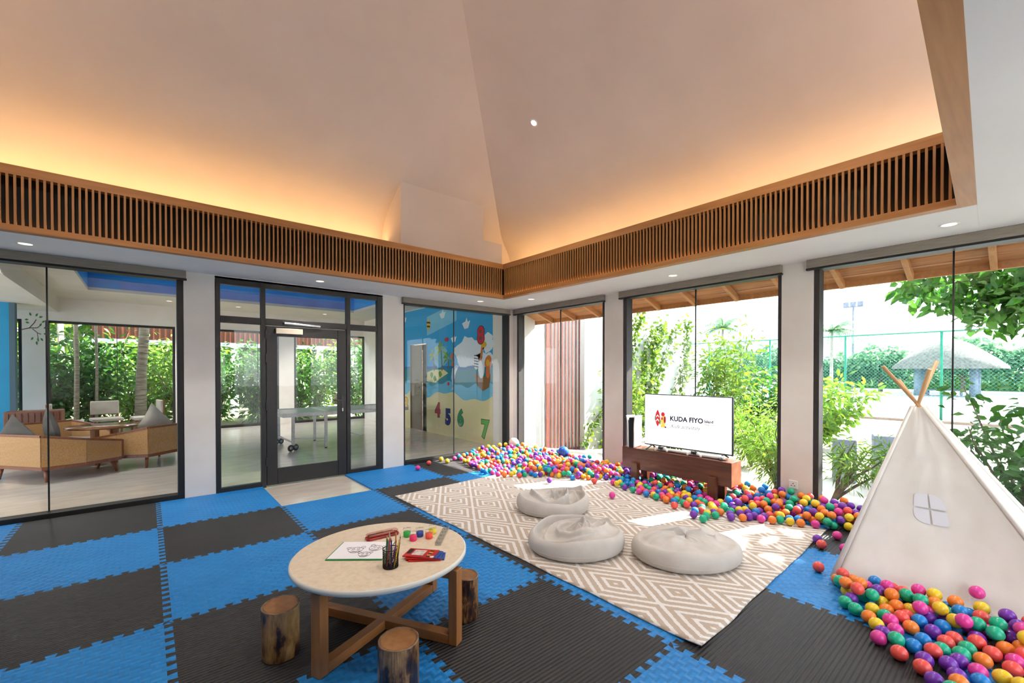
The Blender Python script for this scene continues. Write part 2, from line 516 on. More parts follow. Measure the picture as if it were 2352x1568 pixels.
db(1.172, 1.918, 0.20, 1.885, 'pane', M['glass'], 0.074, 0.080, leaf, 0)
h = MB(); h.box(1.955, 1.995, 0.042, 0.05, 0.86, 1.10); h.bar((1.975, 0.035, 1.04), (1.975, 0.0, 1.04), 0.02, 0.02); h.bar((1.985, 0.0, 1.04), (1.84, 0.0, 1.045), 0.018, 0.02)
h.build('lever_handle', M['satin'], leaf, 0.003)
MB().box(1.966, 1.984, 0.036, 0.043, 0.885, 0.93).build('lock_cylinder', M['metal'], leaf, 0.003)
for z in (0.25, 0.95, 1.55, 1.85):
    db(1.038, 1.056, z, z + 0.11, 'hinge', M['black'], 0.034, 0.05)
M['closer'] = pm('closer_silver', '#c9bba6', rough=0.4, metal=0.2)
db(1.15, 1.46, 1.915, 1.985, 'door_closer', M['closer'], -0.005, 0.05, leaf, 0.004)
cl = MB(); cl.bar((1.24, -0.008, 2.05), (1.68, 0.02, 2.035), 0.03, 0.025)
cl.build('closer_track', M['metal'], leaf, 0.003)

# roller blinds
def blind(label, along, a0, a1, face, sgn):
    t = empty('roller_blind', (0, 0, 0), 0, label, 'blind', 'rolled-up grey roller blinds above the windows')
    def bx(u0, u1, d0, d1, z0, z1, nm, mat, bv):
        m = MB(); f0, f1 = face - sgn * d0, face - sgn * d1
        if along == 'X': m.box(u0, u1, f0, f1, z0, z1)
        else: m.box(f0, f1, u0, u1, z0, z1)
        m.build(nm, mat, t, bv)
    bx(a0, a1, 0.0, 0.055, 2.482, ZS, 'fabric', M['blind'], 0.006)
    bx(a0 - 0.006, a1 + 0.006, 0.005, 0.05, 2.462, 2.482, 'bottom_bar', M['black'], 0.003)
blind('grey roller blind rolled up above the lounge window', 'X', -1.97, 0.257, YF, 1)
blind('grey roller blind rolled up above the mural window', 'X', 2.86, 4.945, YF, 1)
blind('grey roller blind rolled up above the corner garden window', 'Y', -2.10, -0.01, XR, 1)
blind('grey roller blind rolled up above the window behind the television', 'Y', -4.48, -2.375, XR, 1)
blind('grey roller blind rolled up above the window behind the tent', 'Y', -6.82, -4.715, XR, 1)

# wall socket
t = empty('wall_socket', (XR, -4.592, 0.25), 0, 'white square wall socket low on the pier beside the tent', 'socket')
MB().box(-0.009, 0, -0.043, 0.043, -0.043, 0.043).build('plate', M['white'], t, 0.004)
hm = MB()
for y, z, w_, h_ in ((0, 0.012, 0.007, 0.013), (-0.014, -0.01, 0.012, 0.007), (0.014, -0.01, 0.012, 0.007)):
    hm.box(-0.0105, -0.008, y - w_ / 2, y + w_ / 2, z - h_ / 2, z + h_ / 2)
hm.build('pin_holes', M['black'], t)
# ================================================================== FOAM PUZZLE MATS
def mat_relief(name, c1, c2, mode):
    m, n, l, b = _new(name)
    b.inputs['Roughness'].default_value = 0.5 if mode == 'basket' else 0.55
    b.inputs['Specular IOR Level'].default_value = 0.4
    vec = coords(n, l, (1, 1, 1), 'Object')
    t = n.new('ShaderNodeTexNoise'); t.inputs['Scale'].default_value = 3.0; t.inputs['Detail'].default_value = 4
    l.new(vec, t.inputs['Vector'])
    r = n.new('ShaderNodeValToRGB'); r.color_ramp.elements[0].color = rgb(c1); r.color_ramp.elements[1].color = rgb(c2)
    r.color_ramp.elements[0].position = 0.3; r.color_ramp.elements[1].position = 0.7
    l.new(t.outputs['Fac'], r.inputs[0]); l.new(r.outputs[0], b.inputs['Base Color'])
    bp = n.new('ShaderNodeBump'); bp.inputs['Distance'].default_value = 0.004
    if mode == 'rib':
        wv = n.new('ShaderNodeTexWave'); wv.bands_direction = 'Y'; wv.inputs['Scale'].default_value = 14.0
        l.new(vec, wv.inputs['Vector']); l.new(wv.outputs['Color'], bp.inputs['Height']); bp.inputs['Strength'].default_value = 0.9
    else:
        ck = n.new('ShaderNodeTexChecker'); ck.inputs['Scale'].default_value = 26.0
        l.new(vec, ck.inputs['Vector'])
        w1 = n.new('ShaderNodeTexWave'); w1.bands_direction = 'X'; w1.inputs['Scale'].default_value = 8.2; l.new(vec, w1.inputs['Vector'])
        w2 = n.new('ShaderNodeTexWave'); w2.bands_direction = 'Y'; w2.inputs['Scale'].default_value = 8.2; l.new(vec, w2.inputs['Vector'])
        mx = n.new('ShaderNodeMix'); mx.data_type = 'RGBA'
        l.new(ck.outputs['Fac'], mx.inputs['Factor']); l.new(w1.outputs['Color'], mx.inputs[6]); l.new(w2.outputs['Color'], mx.inputs[7])
        l.new(mx.outputs[2], bp.inputs['Height']); bp.inputs['Strength'].default_value = 1.0
    l.new(bp.outputs[0], b.inputs['Normal'])
    return m
M['matblue'] = mat_relief('blue_eva_foam', '#1579c2', '#1d83cc', 'basket')
M['matblack'] = mat_relief('black_eva_foam', '#2a2929', '#312f2f', 'rib')
mats = empty('puzzle_mat_floor', (0, 0, -0.02), 0, 'interlocking blue and black foam puzzle mats covering the playroom floor', 'play mat')

NT = 12; AMP = 0.019
def edge_curve(p, q, toothed):
    """points from p (incl) to q (excl) along a grid edge; the edge is always generated in + direction"""
    (x0, y0), (x1, y1) = p, q
    if not toothed: return [p]
    flip = (x1 < x0) or (y1 < y0)
    a, b_ = (q, p) if flip else (p, q)
    dx, dy = b_[0] - a[0], b_[1] - a[1]
    nx, ny = -dy, dx
    pts = [a]
    for k in range(NT):
        for s_, o_ in ((0.02, -1), (0.32, -1), (0.22, 1), (0.78, 1), (0.68, -1), (0.98, -1)):
            if k == 0 and s_ < 0.1: o_ = 0
            if k == NT - 1 and s_ > 0.9: o_ = 0
            u = (k + s_) / NT
            pts.append((a[0] + dx * u + nx * AMP * o_, a[1] + dy * u + ny * AMP * o_))
    pts.append(b_)
    if flip: pts.reverse()
    return pts[:-1]
cells = {}
for i in range(-3, 6):
    for j in range(0, 7):
        if (i, j) == (1, 0): continue
        cells[(i, j)] = 1
def mat_tile(i, j):
    x0, x1 = max(i, XL), min(i + 1, XR); y1, y0 = -j, max(-j - 1, YN)
    if j == 0: y1 = YF - 0.006
    def has(a, b_): return (a, b_) in cells
    full = (x1 - x0) > 0.99
    P = []
    P += edge_curve((x0, y0), (x1, y0), has(i, j + 1) and full and y0 > YN)
    P += edge_curve((x1, y0), (x1, y1), has(i + 1, j) and x1 == i + 1 and (y1 - y0) > 0.99)
    P += edge_curve((x1, y1), (x0, y1), has(i, j - 1) and full and j > 0)
    P += edge_curve((x0, y1), (x0, y0), has(i - 1, j) and x0 == i and (y1 - y0) > 0.99)
    bm = bmesh.new()
    cx_, cy0 = (x0 + x1) / 2, (y0 + y1) / 2
    vs = [bm.verts.new((x - cx_, y - cy0, 0.0196)) for x, y in P]
    f = bm.faces.new(vs)
    ext = bmesh.ops.extrude_face_region(bm, geom=[f])
    for v in [g for g in ext['geom'] if isinstance(g, bmesh.types.BMVert)]: v.co.z = 0.0006
    bmesh.ops.recalc_face_normals(bm, faces=bm.faces)
    bmesh.ops.triangulate(bm, faces=[q for q in bm.faces if len(q.verts) > 4])
    me = bpy.data.meshes.new('foam_tile'); bm.to_mesh(me); bm.free()
    o = link('foam_tile', me, M['matblue'] if (i + j) % 2 == 0 else M['matblack'], mats, loc=(cx_, cy0, 0))
    return o
for (i, j) in sorted(cells):
    if i + 1 <= XL or i >= XR - 0.03 or -j <= YN: continue
    mat_tile(i, j)

# ================================================================== RUG
def rugmat():
    m, n, l, b = _new('rug_diamond_weave')
    b.inputs['Roughness'].default_value = 0.95; b.inputs['Specular IOR Level'].default_value = 0.1
    tcn = n.new('ShaderNodeTexCoord')
    nz = n.new('ShaderNodeTexNoise'); nz.inputs['Scale'].default_value = 55; nz.inputs['Detail'].default_value = 2
    l.new(tcn.outputs['Object'], nz.inputs['Vector'])
    sub = n.new('ShaderNodeVectorMath'); sub.operation = 'SUBTRACT'; sub.inputs[1].default_value = (0.5, 0.5, 0.5)
    l.new(nz.outputs['Color'], sub.inputs[0])
    scl = n.new('ShaderNodeVectorMath'); scl.operation = 'SCALE'; scl.inputs['Scale'].default_value = 0.016
    l.new(sub.outputs[0], scl.inputs[0])
    add = n.new('ShaderNodeVectorMath'); add.operation = 'ADD'
    l.new(tcn.outputs['Object'], add.inputs[0]); l.new(scl.outputs[0], add.inputs[1])
    sp = n.new('ShaderNodeSeparateXYZ'); l.new(add.outputs[0], sp.inputs[0])
    def mth(op, a, b_=None, c=None):
        q = n.new('ShaderNodeMath'); q.operation = op
        for k, v in enumerate((a, b_, c)):
            if v is None: continue
            if isinstance(v, (int, float)): q.inputs[k].default_value = v
            else: l.new(v, q.inputs[k])
        return q.outputs[0]
    a = mth('MULTIPLY_ADD', sp.outputs['X'], 1 / 0.41, -(2.294 - 3.28) / 0.41)
    c = mth('MULTIPLY_ADD', sp.outputs['Y'], 1 / 0.67, -(-4.404 + 3.25) / 0.67)
    def cell(v):
        v = mth('FRACT', mth('ADD', v, 100.5)); return mth('ABSOLUTE', mth('SUBTRACT', v, 0.5))
    d = mth('MAXIMUM', cell(mth('ADD', a, c)), cell(mth('SUBTRACT', a, c)))
    st = mth('ABSOLUTE', mth('SUBTRACT', mth('FRACT', mth('MULTIPLY_ADD', d, 6.0, 0.5)), 0.5))
    r = n.new('ShaderNodeValToRGB')
    r.color_ramp.elements[0].position = 0.17; r.color_ramp.elements[0].color = rgb('#e6e2de')
    r.color_ramp.elements[1].position = 0.24; r.color_ramp.elements[1].color = rgb('#bfb0a0')
    l.new(st, r.inputs[0])
    mx = n.new('ShaderNodeMix'); mx.data_type = 'RGBA'; mx.blend_type = 'MULTIPLY'; mx.inputs['Factor'].default_value = 0.22
    n2 = n.new('ShaderNodeTexNoise'); n2.inputs['Scale'].default_value = 160; n2.inputs['Detail'].default_value = 2
    l.new(tcn.outputs['Object'], n2.inputs['Vector'])
    r2 = n.new('ShaderNodeValToRGB'); r2.color_ramp.elements[0].color = (0.5, 0.5, 0.5, 1); r2.color_ramp.elements[1].position = 0.6
    l.new(n2.outputs['Fac'], r2.inputs[0])
    l.new(r.outputs[0], mx.inputs[6]); l.new(r2.outputs[0], mx.inputs[7])
    l.new(mx.outputs[2], b.inputs['Base Color'])
    bp = n.new('ShaderNodeBump'); bp.inputs['Strength'].default_value = 0.5; bp.inputs['Distance'].default_value = 0.004
    l.new(n2.outputs['Fac'], bp.inputs['Height']); l.new(bp.outputs[0], b.inputs['Normal'])
    return m
rc = [(2.06, -1.46), (2.075, -5.115), (4.55, -5.02), (4.50, -1.33)]
m = MB(); NX, NY = 60, 90
def rug_xy(u, v):
    ax = rc[0][0] * (1 - v) + rc[1][0] * v; ay = rc[0][1] * (1 - v) + rc[1][1] * v
    bx = rc[3][0] * (1 - v) + rc[2][0] * v; by = rc[3][1] * (1 - v) + rc[2][1] * v
    x = ax * (1 - u) + bx * u; y = ay * (1 - u) + by * u
    e = 0.010
    x += e * noise.noise((v * 9, u * 3, 1.3)) ; y += e * noise.noise((u * 9, v * 3, 5.3))
    return x, y
vs = []
for k in range(2):
    for a in range(NX + 1):
        for b_ in range(NY + 1):
            x, y = rug_xy(a / NX, b_ / NY)
            lift = 0.006 * max(0, noise.noise((x * 3, y * 3, 2)))
            dc = hypot(x - 2.075, y + 5.115)
            lift += 0.02 * max(0, 1 - dc / 0.25) ** 2
            vs.append((x - 3.28, y + 3.25, (0.0012 if k == 0 else 0.0095) + lift))
fs = []; S = (NX + 1) * (NY + 1)
idx = lambda k, a, b_: k * S + a * (NY + 1) + b_
for a in range(NX):
    for b_ in range(NY):
        fs.append((idx(1, a, b_ + 1), idx(1, a + 1, b_ + 1), idx(1, a + 1, b_), idx(1, a, b_)))
        fs.append((idx(0, a, b_), idx(0, a + 1, b_), idx(0, a + 1, b_ + 1), idx(0, a, b_ + 1)))
for a in range(NX):
    fs.append((idx(0, a, 0), idx(1, a, 0), idx(1, a + 1, 0), idx(0, a + 1, 0)))
    fs.append((idx(0, a + 1, NY), idx(1, a + 1, NY), idx(1, a, NY), idx(0, a, NY)))
for b_ in range(NY):
    fs.append((idx(0, 0, b_ + 1), idx(1, 0, b_ + 1), idx(1, 0, b_), idx(0, 0, b_)))
    fs.append((idx(0, NX, b_), idx(1, NX, b_), idx(1, NX, b_ + 1), idx(0, NX, b_ + 1)))
m.add(vs, fs, True)
rug = m.build('rug', rugmat(), loc=(3.28, -3.25, 0))
tag(rug, 'large beige and white rug woven with concentric diamonds under the bean bags', 'rug')

# ================================================================== BEAN BAGS
M['linen'] = pm('greige_linen', '#d0cbc5', '#c6c1ba', rough=0.95, nscale=6, bump=0.25, bscale=350, spec=0.15)
def beanbag(label, c, rx, ry, H, rz, style, seed):
    NTH, NR = 160, 84
    rg = random.Random(int(seed * 10))
    arcs = []
    if style == 'swirl':
        for i in range(9):
            arcs.append((rg.uniform(-0.18, 0.18), rg.uniform(-0.18, 0.18), 0.14 + 0.068 * i + rg.uniform(-0.02, 0.02), rg.uniform(0, 2 * pi), rg.uniform(0.9, 1.9), rg.uniform(0.22, 0.46), rg.choice((-1, 1))))
    else:
        arcs = [(0.1, -1.1, 1.25, 1.7, 0.75, 0.16, 1), (0.35, 0.95, 0.95, -1.9, 0.6, 0.20, -1), (0.75, 0.1, 0.42, 2.6, 1.0, 0.26, 1), (-0.4, -0.9, 0.75, 1.3, 0.5, 0.10, 1), (0.8, -0.1, 0.26, 2.3, 1.2, 0.18, -1)]
    def folds(x, y):
        h = 0.0
        for ax_, ay_, r_, th0, wd, amp, side in arcs:
            dx, dy = x - ax_, y - ay_
            d = (hypot(dx, dy) - r_) * side
            da = ((atan2(dy, dx) - th0 + pi) % (2 * pi)) - pi
            e = max(0.0, 1 - (da / wd) ** 2)
            h += amp * e * (math.exp(-(d / 0.028) ** 2) if d < 0 else math.exp(-d / 0.10))
        return h
    vs = []
    for i in range(NR + 1):
        s = i / NR
        for k in range(NTH):
            th = 2 * pi * k / NTH
            nz = noise.noise((cos(th) * 1.4 + seed, sin(th) * 1.4, s * 2))
            nz2 = noise.noise((cos(th) * 5 + seed, sin(th) * 5, s * 6))
            tail = math.exp(-((((th - 0.55) + pi) % (2 * pi) - pi) / 0.16) ** 2) if style == 'swirl' else 0.0
            rim = H * (0.90 + 0.14 * nz + (0.10 * sin(2 * th + seed) if style == 'swirl' else 0.0) + 0.20 * tail)
            if s < 0.36:                                   # bulging outer wall
                t = s / 0.36
                ph = -0.5 * pi + t * (pi * 0.95)
                rr = 0.86 + 0.14 * cos(ph) + 0.025 * nz + 0.07 * tail * t
                zz = rim * (0.5 + 0.5 * sin(ph)) + 0.004 * nz2 * sin(pi * t)
                x, y = rr * cos(th), rr * sin(th)
            else:
                t = (s - 0.36) / 0.64
                rr = (0.882 + 0.025 * nz + 0.07 * tail) * (1 - t) ** 0.92
                x, y = rr * cos(th), rr * sin(th)
                if style == 'swirl':
                    lip = 0.50 * (1 - math.exp(-t / 0.05)) * (0.65 + 0.5 * sin(th * 1.0 + 1.1 + seed))
                    zz = rim * (1 - max(0.04, lip)) + H * folds(x, y) * min(1, t / 0.10) + 0.006 * nz2
                    if t > 0.5: zz = zz * (1 - (t - 0.5) * 0.3) + H * 0.78 * (t - 0.5) * 0.3
                else:
                    zz = rim * (1 + 0.22 * sin(min(1, t * 1.4) * pi * 0.5)) + H * (folds(x, y) - 0.06) * min(1, t / 0.12) + 0.006 * nz2
                    sl_ = math.exp(-((y - 0.06 - 0.25 * (x - 0.55)) / 0.035) ** 2) * max(0, 1 - ((x - 0.62) / 0.24) ** 2)
                    zz -= H * 0.55 * sl_
            vs.append((rx * x, ry * y, max(0.0, zz)))
    fs = []
    for i in range(NR):
        for k in range(NTH):
            k2 = (k + 1) % NTH
            fs.append((i * NTH + k, i * NTH + k2, (i + 1) * NTH + k2, (i + 1) * NTH + k))
    fs.append(tuple(reversed(range(NTH))))
    t = empty('bean_bag', (c[0], c[1], 0.014), rz, label, 'bean bag', 'slumped bean bags on the rug')
    MB().add(vs, fs, True).build('cover', M['linen'], t)
    i = 12
    pts = []
    for k in range(0, NTH + 1, 2):
        v = Vector(vs[i * NTH + k % NTH]); v.x *= 1.003; v.y *= 1.003
        pts.append(v)
    MB().tube(pts, 0.0022, 5, False).build('seam', M['linen'], t)
    return t
beanbag('slumped linen bean bag farthest back on the rug, in front of the sunlit strip', (3.071, -3.005), 0.373, 0.315, 0.175, -0.75, 'swirl', 1.0)
beanbag('slumped linen bean bag in the middle of the rug with a swirled hollow top', (2.552, -3.807), 0.392, 0.352, 0.165, -0.6, 'swirl', 4.2)
beanbag('smooth mounded linen bean bag on the rug nearest the tent', (3.03, -4.494), 0.407, 0.33, 0.160, -0.75, 'mound', 9.0)

# ================================================================== ROUND TABLE
M['tabletop'] = pm('cream_stone_top', '#e4d5bd', '#d6c4a6', rough=0.35, nscale=40, detail=6, lo=0.4, hi=0.75)
M['tableedge'] = pm('pale_edge', '#dfe0d8', rough=0.4)
M['teak'] = woodmat('teak_z', '#b57a44', '#9a6434', 'Z', rough=0.4)
M['teakx'] = woodmat('teak_x', '#b57a44', '#9a6434', 'X', rough=0.4)
TC = Vector((0.905, -3.86, 0)); TZ = 0.44
tb = empty('round_table', TC, 0, 'low round table with cream top on crossed teak frames', 'table')
tp = MB().lathe([(0.001, 0), (0.455, 0.0), (0.462, 0.006), (0.462, 0.026), (0.455, 0.0295)], (0, 0, TZ - 0.03), 96)
o = tp.build('edge_band', M['tableedge'], tb)
MB().lathe([(0.001, TZ), (0.455, TZ - 0.0003)], n=96, smooth=False).build('tabletop', M['tabletop'], tb)
feet = [Vector((0.528, -4.03, 0)), Vector((1.146, -4.233, 0)), Vector((1.325, -3.65, 0)), Vector((0.70, -3.45, 0))]
cf = sum(feet, Vector()) / 4
for f0 in feet:
    dv = (f0 - cf); rz = atan2(dv.y, dv.x)
    q = MB().box(-0.025, 0.025, -0.03, 0.03, 0, 0.395)
    q.build('leg', M['teak'], tb, 0.003, f0 - TC, rz)
for k in (0, 1):
    a, b_ = feet[k], feet[k + 2]
    ln = (a - b_).length; mid = (a + b_) / 2 - TC; rz = atan2((a - b_).y, (a - b_).x)
    h0 = 0.0
    MB().box(-ln / 2 + 0.025, ln / 2 - 0.025, -0.0285, 0.0285, 0.0, 0.05).build('bottom_rail', M['teakx'], tb, 0.003, (mid.x, mid.y, 0.0 if k == 0 else 0.0006), rz)
    MB().box(-ln / 2 + 0.025, ln / 2 - 0.025, -0.0285, 0.0285, 0.0, 0.05).build('top_rail', M['teakx'], tb, 0.003, (mid.x, mid.y, 0.345 if k == 0 else 0.3456), rz)
MB().lathe([(0.001, 0.395), (0.12, 0.395), (0.12, 0.4105), (0.001, 0.4105)], n=24, smooth=False).build('mounting_plate', M['black'], tb)

# ================================================================== LOG STOOLS
def barkmat(nm, seed):
    m, n, l, b = _new(nm)
    b.inputs['Roughness'].default_value = 0.32; b.inputs['Coat Weight'].default_value = 0.25
    vec = coords(n, l, (13, 13, 5)); 
    t = n.new('ShaderNodeTexNoise'); t.noise_dimensions = '4D'; t.inputs['W'].default_value = seed
    t.inputs['Scale'].default_value = 1.1; t.inputs['Detail'].default_value = 6; t.inputs['Roughness'].default_value = 0.62
    l.new(vec, t.inputs['Vector'])
    r = n.new('ShaderNodeValToRGB'); e = r.color_ramp.elements
    e[0].position = 0.40; e[0].color = rgb('#241418'); e[1].position = 0.64; e[1].color = rgb('#bd9560')
    q = e.new(0.455); q.color = rgb('#4c2d1b'); q = e.new(0.50); q.color = rgb('#8c653c'); 
    l.new(t.outputs['Fac'], r.inputs[0]); l.new(r.outputs[0], b.inputs['Base Color'])
    v2 = coords(n, l, (60, 60, 5)); t2 = n.new('ShaderNodeTexNoise'); t2.inputs['Scale'].default_value = 1.5; l.new(v2, t2.inputs['Vector'])
    ad = n.new('ShaderNodeMath'); ad.operation = 'ADD'; l.new(t.outputs['Fac'], ad.inputs[0]); l.new(t2.outputs['Fac'], ad.inputs[1])
    bp = n.new('ShaderNodeBump'); bp.inputs['Strength'].default_value = 0.8; bp.inputs['Distance'].default_value = 0.008
    l.new(ad.outputs[0], bp.inputs['Height']); l.new(bp.outputs[0], b.inputs['Normal'])
    return m
M['logtop'] = pm('log_end_grain', '#a37446', '#8b5e34', rough=0.3, nscale=25, bump=0.1, coat=0.3)
M['logrim'] = pm('log_rim', '#8a6a4c', '#6b4a34', rough=0.25, nscale=30, coat=0.4)
def log_stool(label, c, seed, r=0.086, H=0.255, tilt=0.0):
    t = empty('log_stool', (c[0], c[1], 0), seed, label, 'stool', 'polished log stools round the low table')
    n = 48; vs = []; fs = []
    zs = [0, 0.006, 0.05, 0.10, 0.15, 0.20, H - 0.012, H - 0.004]
    def rad(k, z):
        th = 2 * pi * k / n
        return r * (1 + 0.05 * noise.noise((cos(th) * 1.2 + seed, sin(th) * 1.2, z * 4)) + 0.02 * noise.noise((cos(th) * 5, sin(th) * 5 + seed, z * 10)))
    for z in zs:
        for k in range(n):
            th = 2 * pi * k / n; q = rad(k, z) * (0.96 if z == 0 else 1)
            zz = z + (tilt * cos(th) * z / H)
            vs.append((q * cos(th), q * sin(th), zz))
    for i in range(len(zs) - 1):
        for k in range(n):
            fs.append((i * n + k, i * n + (k + 1) % n, (i + 1) * n + (k + 1) % n, (i + 1) * n + k))
    fs.append(tuple(reversed(range(n))))
    MB().add(vs, fs, True).build('trunk', barkmat('bark_%d' % int(seed * 10), seed), t)
    rim = []; fr = []
    for f, dz in ((1.0, -0.004), (0.985, 0.0), (0.90, -0.001), (0.85, -0.003)):
        for k in range(n):
            th = 2 * pi * k / n; q = rad(k, H) * f
            rim.append((q * cos(th), q * sin(th), H + dz + tilt * cos(th)))
    for i in range(3):
        for k in range(n):
            fr.append((i * n + k, i * n + (k + 1) % n, (i + 1) * n + (k + 1) % n, (i + 1) * n + k))
    MB().add(rim, fr, True).build('rim', M['logrim'], t)
    MB().add([rim[3 * n + k] for k in range(n)], [tuple(range(n))]).build('seat_top', M['logtop'], t)
    return t
log_stool('polished log stool standing on black mat left of the table', (0.425, -3.735), 1.3, tilt=0.006)
log_stool('polished log stool behind the right-hand table leg', (1.32, -4.06), 5.7, 0.078, 0.25, tilt=-0.004)
log_stool('polished log stool nearest the viewer in front of the table', (0.757, -4.39), 8.1, 0.088, 0.25, tilt=0.004)
# ================================================================== THINGS ON THE TABLE
def arc(c, r, a0, a1, n, z=0):
    return [(c[0] + r * cos(a0 + (a1 - a0) * i / n), c[1] + r * sin(a0 + (a1 - a0) * i / n), z) for i in range(n + 1)]
# drawing board with a colouring sheet
M['greenboard'] = pm('green_plastic', '#178a45', rough=0.4)
M['paper'] = pm('paper', '#eeecf0', rough=0.9)
M['ink'] = pm('ink_line', '#2b2b30', rough=0.9)
bd = empty('drawing_board', (0.812, -3.80, TZ), -0.70, 'green clipboard holding a white colouring sheet of outlined faces', 'drawing board')
MB().box(-0.150, 0.150, -0.121, 0.121, 0.0005, 0.0055).build('board', M['greenboard'], bd, 0.002)
MB().box(-0.143, 0.148, -0.112, 0.119, 0.0056, 0.0066).build('paper_sheet', M['paper'], bd)
dr = MB()
def doodle(cx0, cy0, s, rot):
    def P(u, v): return (cx0 + (u * cos(rot) - v * sin(rot)) * s, cy0 + (u * sin(rot) + v * cos(rot)) * s, 0.0072)
    rings = [[(1.0 * cos(t) * (1 + 0.06 * sin(7 * t)), 0.85 * sin(t) * (1 + 0.05 * cos(9 * t))) for t in [2 * pi * k / 30 for k in range(31)]],
             [(-0.3 + 0.2 * cos(t), 0.2 + 0.24 * sin(t)) for t in [2 * pi * k / 12 for k in range(13)]],
             [(0.35 + 0.2 * cos(t), 0.2 + 0.24 * sin(t)) for t in [2 * pi * k / 12 for k in range(13)]],
             [(0.0 + 0.55 * cos(t), -0.15 + 0.4 * sin(t)) for t in [pi + pi * k / 12 for k in range(13)]],
             [(-0.95 + 0.3 * cos(t), 0.7 + 0.3 * sin(t)) for t in [2 * pi * k / 12 for k in range(13)]],
             [(0.95 + 0.3 * cos(t), 0.7 + 0.3 * sin(t)) for t in [2 * pi * k / 12 for k in range(13)]],
             [(-0.8, -0.5), (-0.5, -0.95), (0.0, -1.1), (0.5, -0.95), (0.8, -0.5)]]
    for g in rings: dr.tube([P(u, v) for u, v in g], 0.0009, 4, False)
doodle(-0.035, 0.005, 0.040, 0.2); doodle(0.070, 0.03, 0.038, -0.3); doodle(0.035, -0.055, 0.032, 0.1)
dr.build('line_drawing', M['ink'], bd)
# pencil case
M['clearred'] = pm('red_tinted_plastic', '#b3302a', '#8a241f', rough=0.15, nscale=20)
M['pcase'] = glassmat('clear_case_lid', (0.95, 0.75, 0.72), 1.5, 0.05)
pc = empty('pencil_case', (0.985, -3.668, TZ), -0.05, 'long red pencil case with a clear lid behind the drawing board', 'pencil case')
prof = [(-0.098, -0.018), (-0.085, -0.030), (0.085, -0.030), (0.098, -0.018), (0.098, 0.018), (0.085, 0.030), (-0.085, 0.030), (-0.098, 0.018)]
MB().prism(prof, 0.014, (0, 0, 0.0005)).build('tray', M['clearred'], pc, 0.003)
MB().prism([(x * 0.96, y * 0.9) for x, y in prof], 0.018, (0, 0, 0.0145)).build('lid', M['pcase'], pc, 0.004)
for k in range(6):
    y = -0.02 + k * 0.008
    MB().tube([(-0.08, y, 0.020), (0.07, y, 0.020)], 0.0032, 6).build('crayon', pm('crayon_%d' % k, ['#c23b2a', '#3f6f3a', '#caa437', '#7a4a8a', '#8a5a30', '#3b3b3b'][k], rough=0.5), pc)
# pencil pot
M['meshblack'] = pm('black_wire_mesh', '#101112', rough=0.4, metal=0.3)
pp = empty('pencil_pot', (0.852, -4.090, TZ), 0, 'black wire mesh pot on the table full of coloured pencils', 'pencil pot')
R_ = 0.038; Hh = 0.094
MB().lathe([(0.001, 0.0005), (R_, 0.0005), (R_, 0.008), (R_ - 0.001, 0.008)], n=32).build('base', M['meshblack'], pp)
wm = MB()
for k in range(36):
    for sg in (-1, 1):
        pts = [(R_ * cos(2 * pi * k / 36 + sg * z * 9), R_ * sin(2 * pi * k / 36 + sg * z * 9), z) for z in [0.004 + 0.012 * i for i in range(8)]]
        wm.tube(pts, 0.0008, 4, False)
wm.build('wire_wall', M['meshblack'], pp)
MB().tube([(R_ * cos(2 * pi * k / 32), R_ * sin(2 * pi * k / 32), Hh) for k in range(33)], 0.0026, 6, False).build('top_ring', M['meshblack'], pp)
pcol = ['#b5622d', '#3c8a4b', '#d8c23a', '#2c3d8a', '#c43d3a', '#7a5a2a', '#202020', '#8a3f8f', '#d9892e', '#4aa0c8', '#6d3b1d', '#c9b9a0']
for k in range(12):
    a = 2.4 * k; r0 = 0.018 + 0.012 * ((k * 7) % 3) / 2
    p0 = Vector((r0 * cos(a), r0 * sin(a), 0.003)); lean = Vector((0.016 * cos(a + 1.2) + 0.012, 0.016 * sin(a + 1.2) - 0.006, 0))
    L = 0.118 + 0.035 * ((k * 5) % 7) / 6
    p1 = p0 * 0.9 + lean + Vector((0, 0, L)); q1 = p1 + (p1 - p0).normalized() * 0.014
    t = empty('pencil', pp.location, 0, ['orange', 'green', 'yellow', 'navy', 'red', 'ochre', 'black', 'purple', 'amber', 'sky blue', 'dark brown', 'natural wood'][k] + ' pencil standing in the black mesh pot', 'pencil', 'coloured pencils in the mesh pot')
    MB().tube([p0, p1], 0.0036, 6, smooth=False).build('shaft', pm('pencil_%d' % k, pcol[k], rough=0.4), t)
    MB().tube([p1, q1], [0.0035, 0.0006], 6).build('tip', pm('pencil_tip_%d' % k, '#d7b384', rough=0.7), t)
# paint pots
for (x, y), c, nm in zip([(1.100, -3.762), (1.100, -3.842), (1.160, -3.810), (1.188, -3.872), (1.240, -3.820)], ['#2fb24c', '#e8326a', '#2c4aa0', '#f0583f', '#e8d12c'], ['green', 'pink', 'blue', 'coral', 'yellow']):
    t = empty('paint_pot', (x, y, TZ), 0, nm + ' paint pot with a clear lid on the round table', 'paint pot', 'little paint pots on the round table')
    MB().lathe([(0.001, 0.0005), (0.020, 0.0005), (0.0215, 0.004), (0.0215, 0.030), (0.001, 0.030)], n=24).build('paint_body', pm('paint_' + nm, c, rough=0.35), t)
    MB().lathe([(0.0218, 0.0301), (0.0218, 0.045), (0.0235, 0.045), (0.0235, 0.050), (0.001, 0.050)], n=24).build('lid', M['glass'], t)
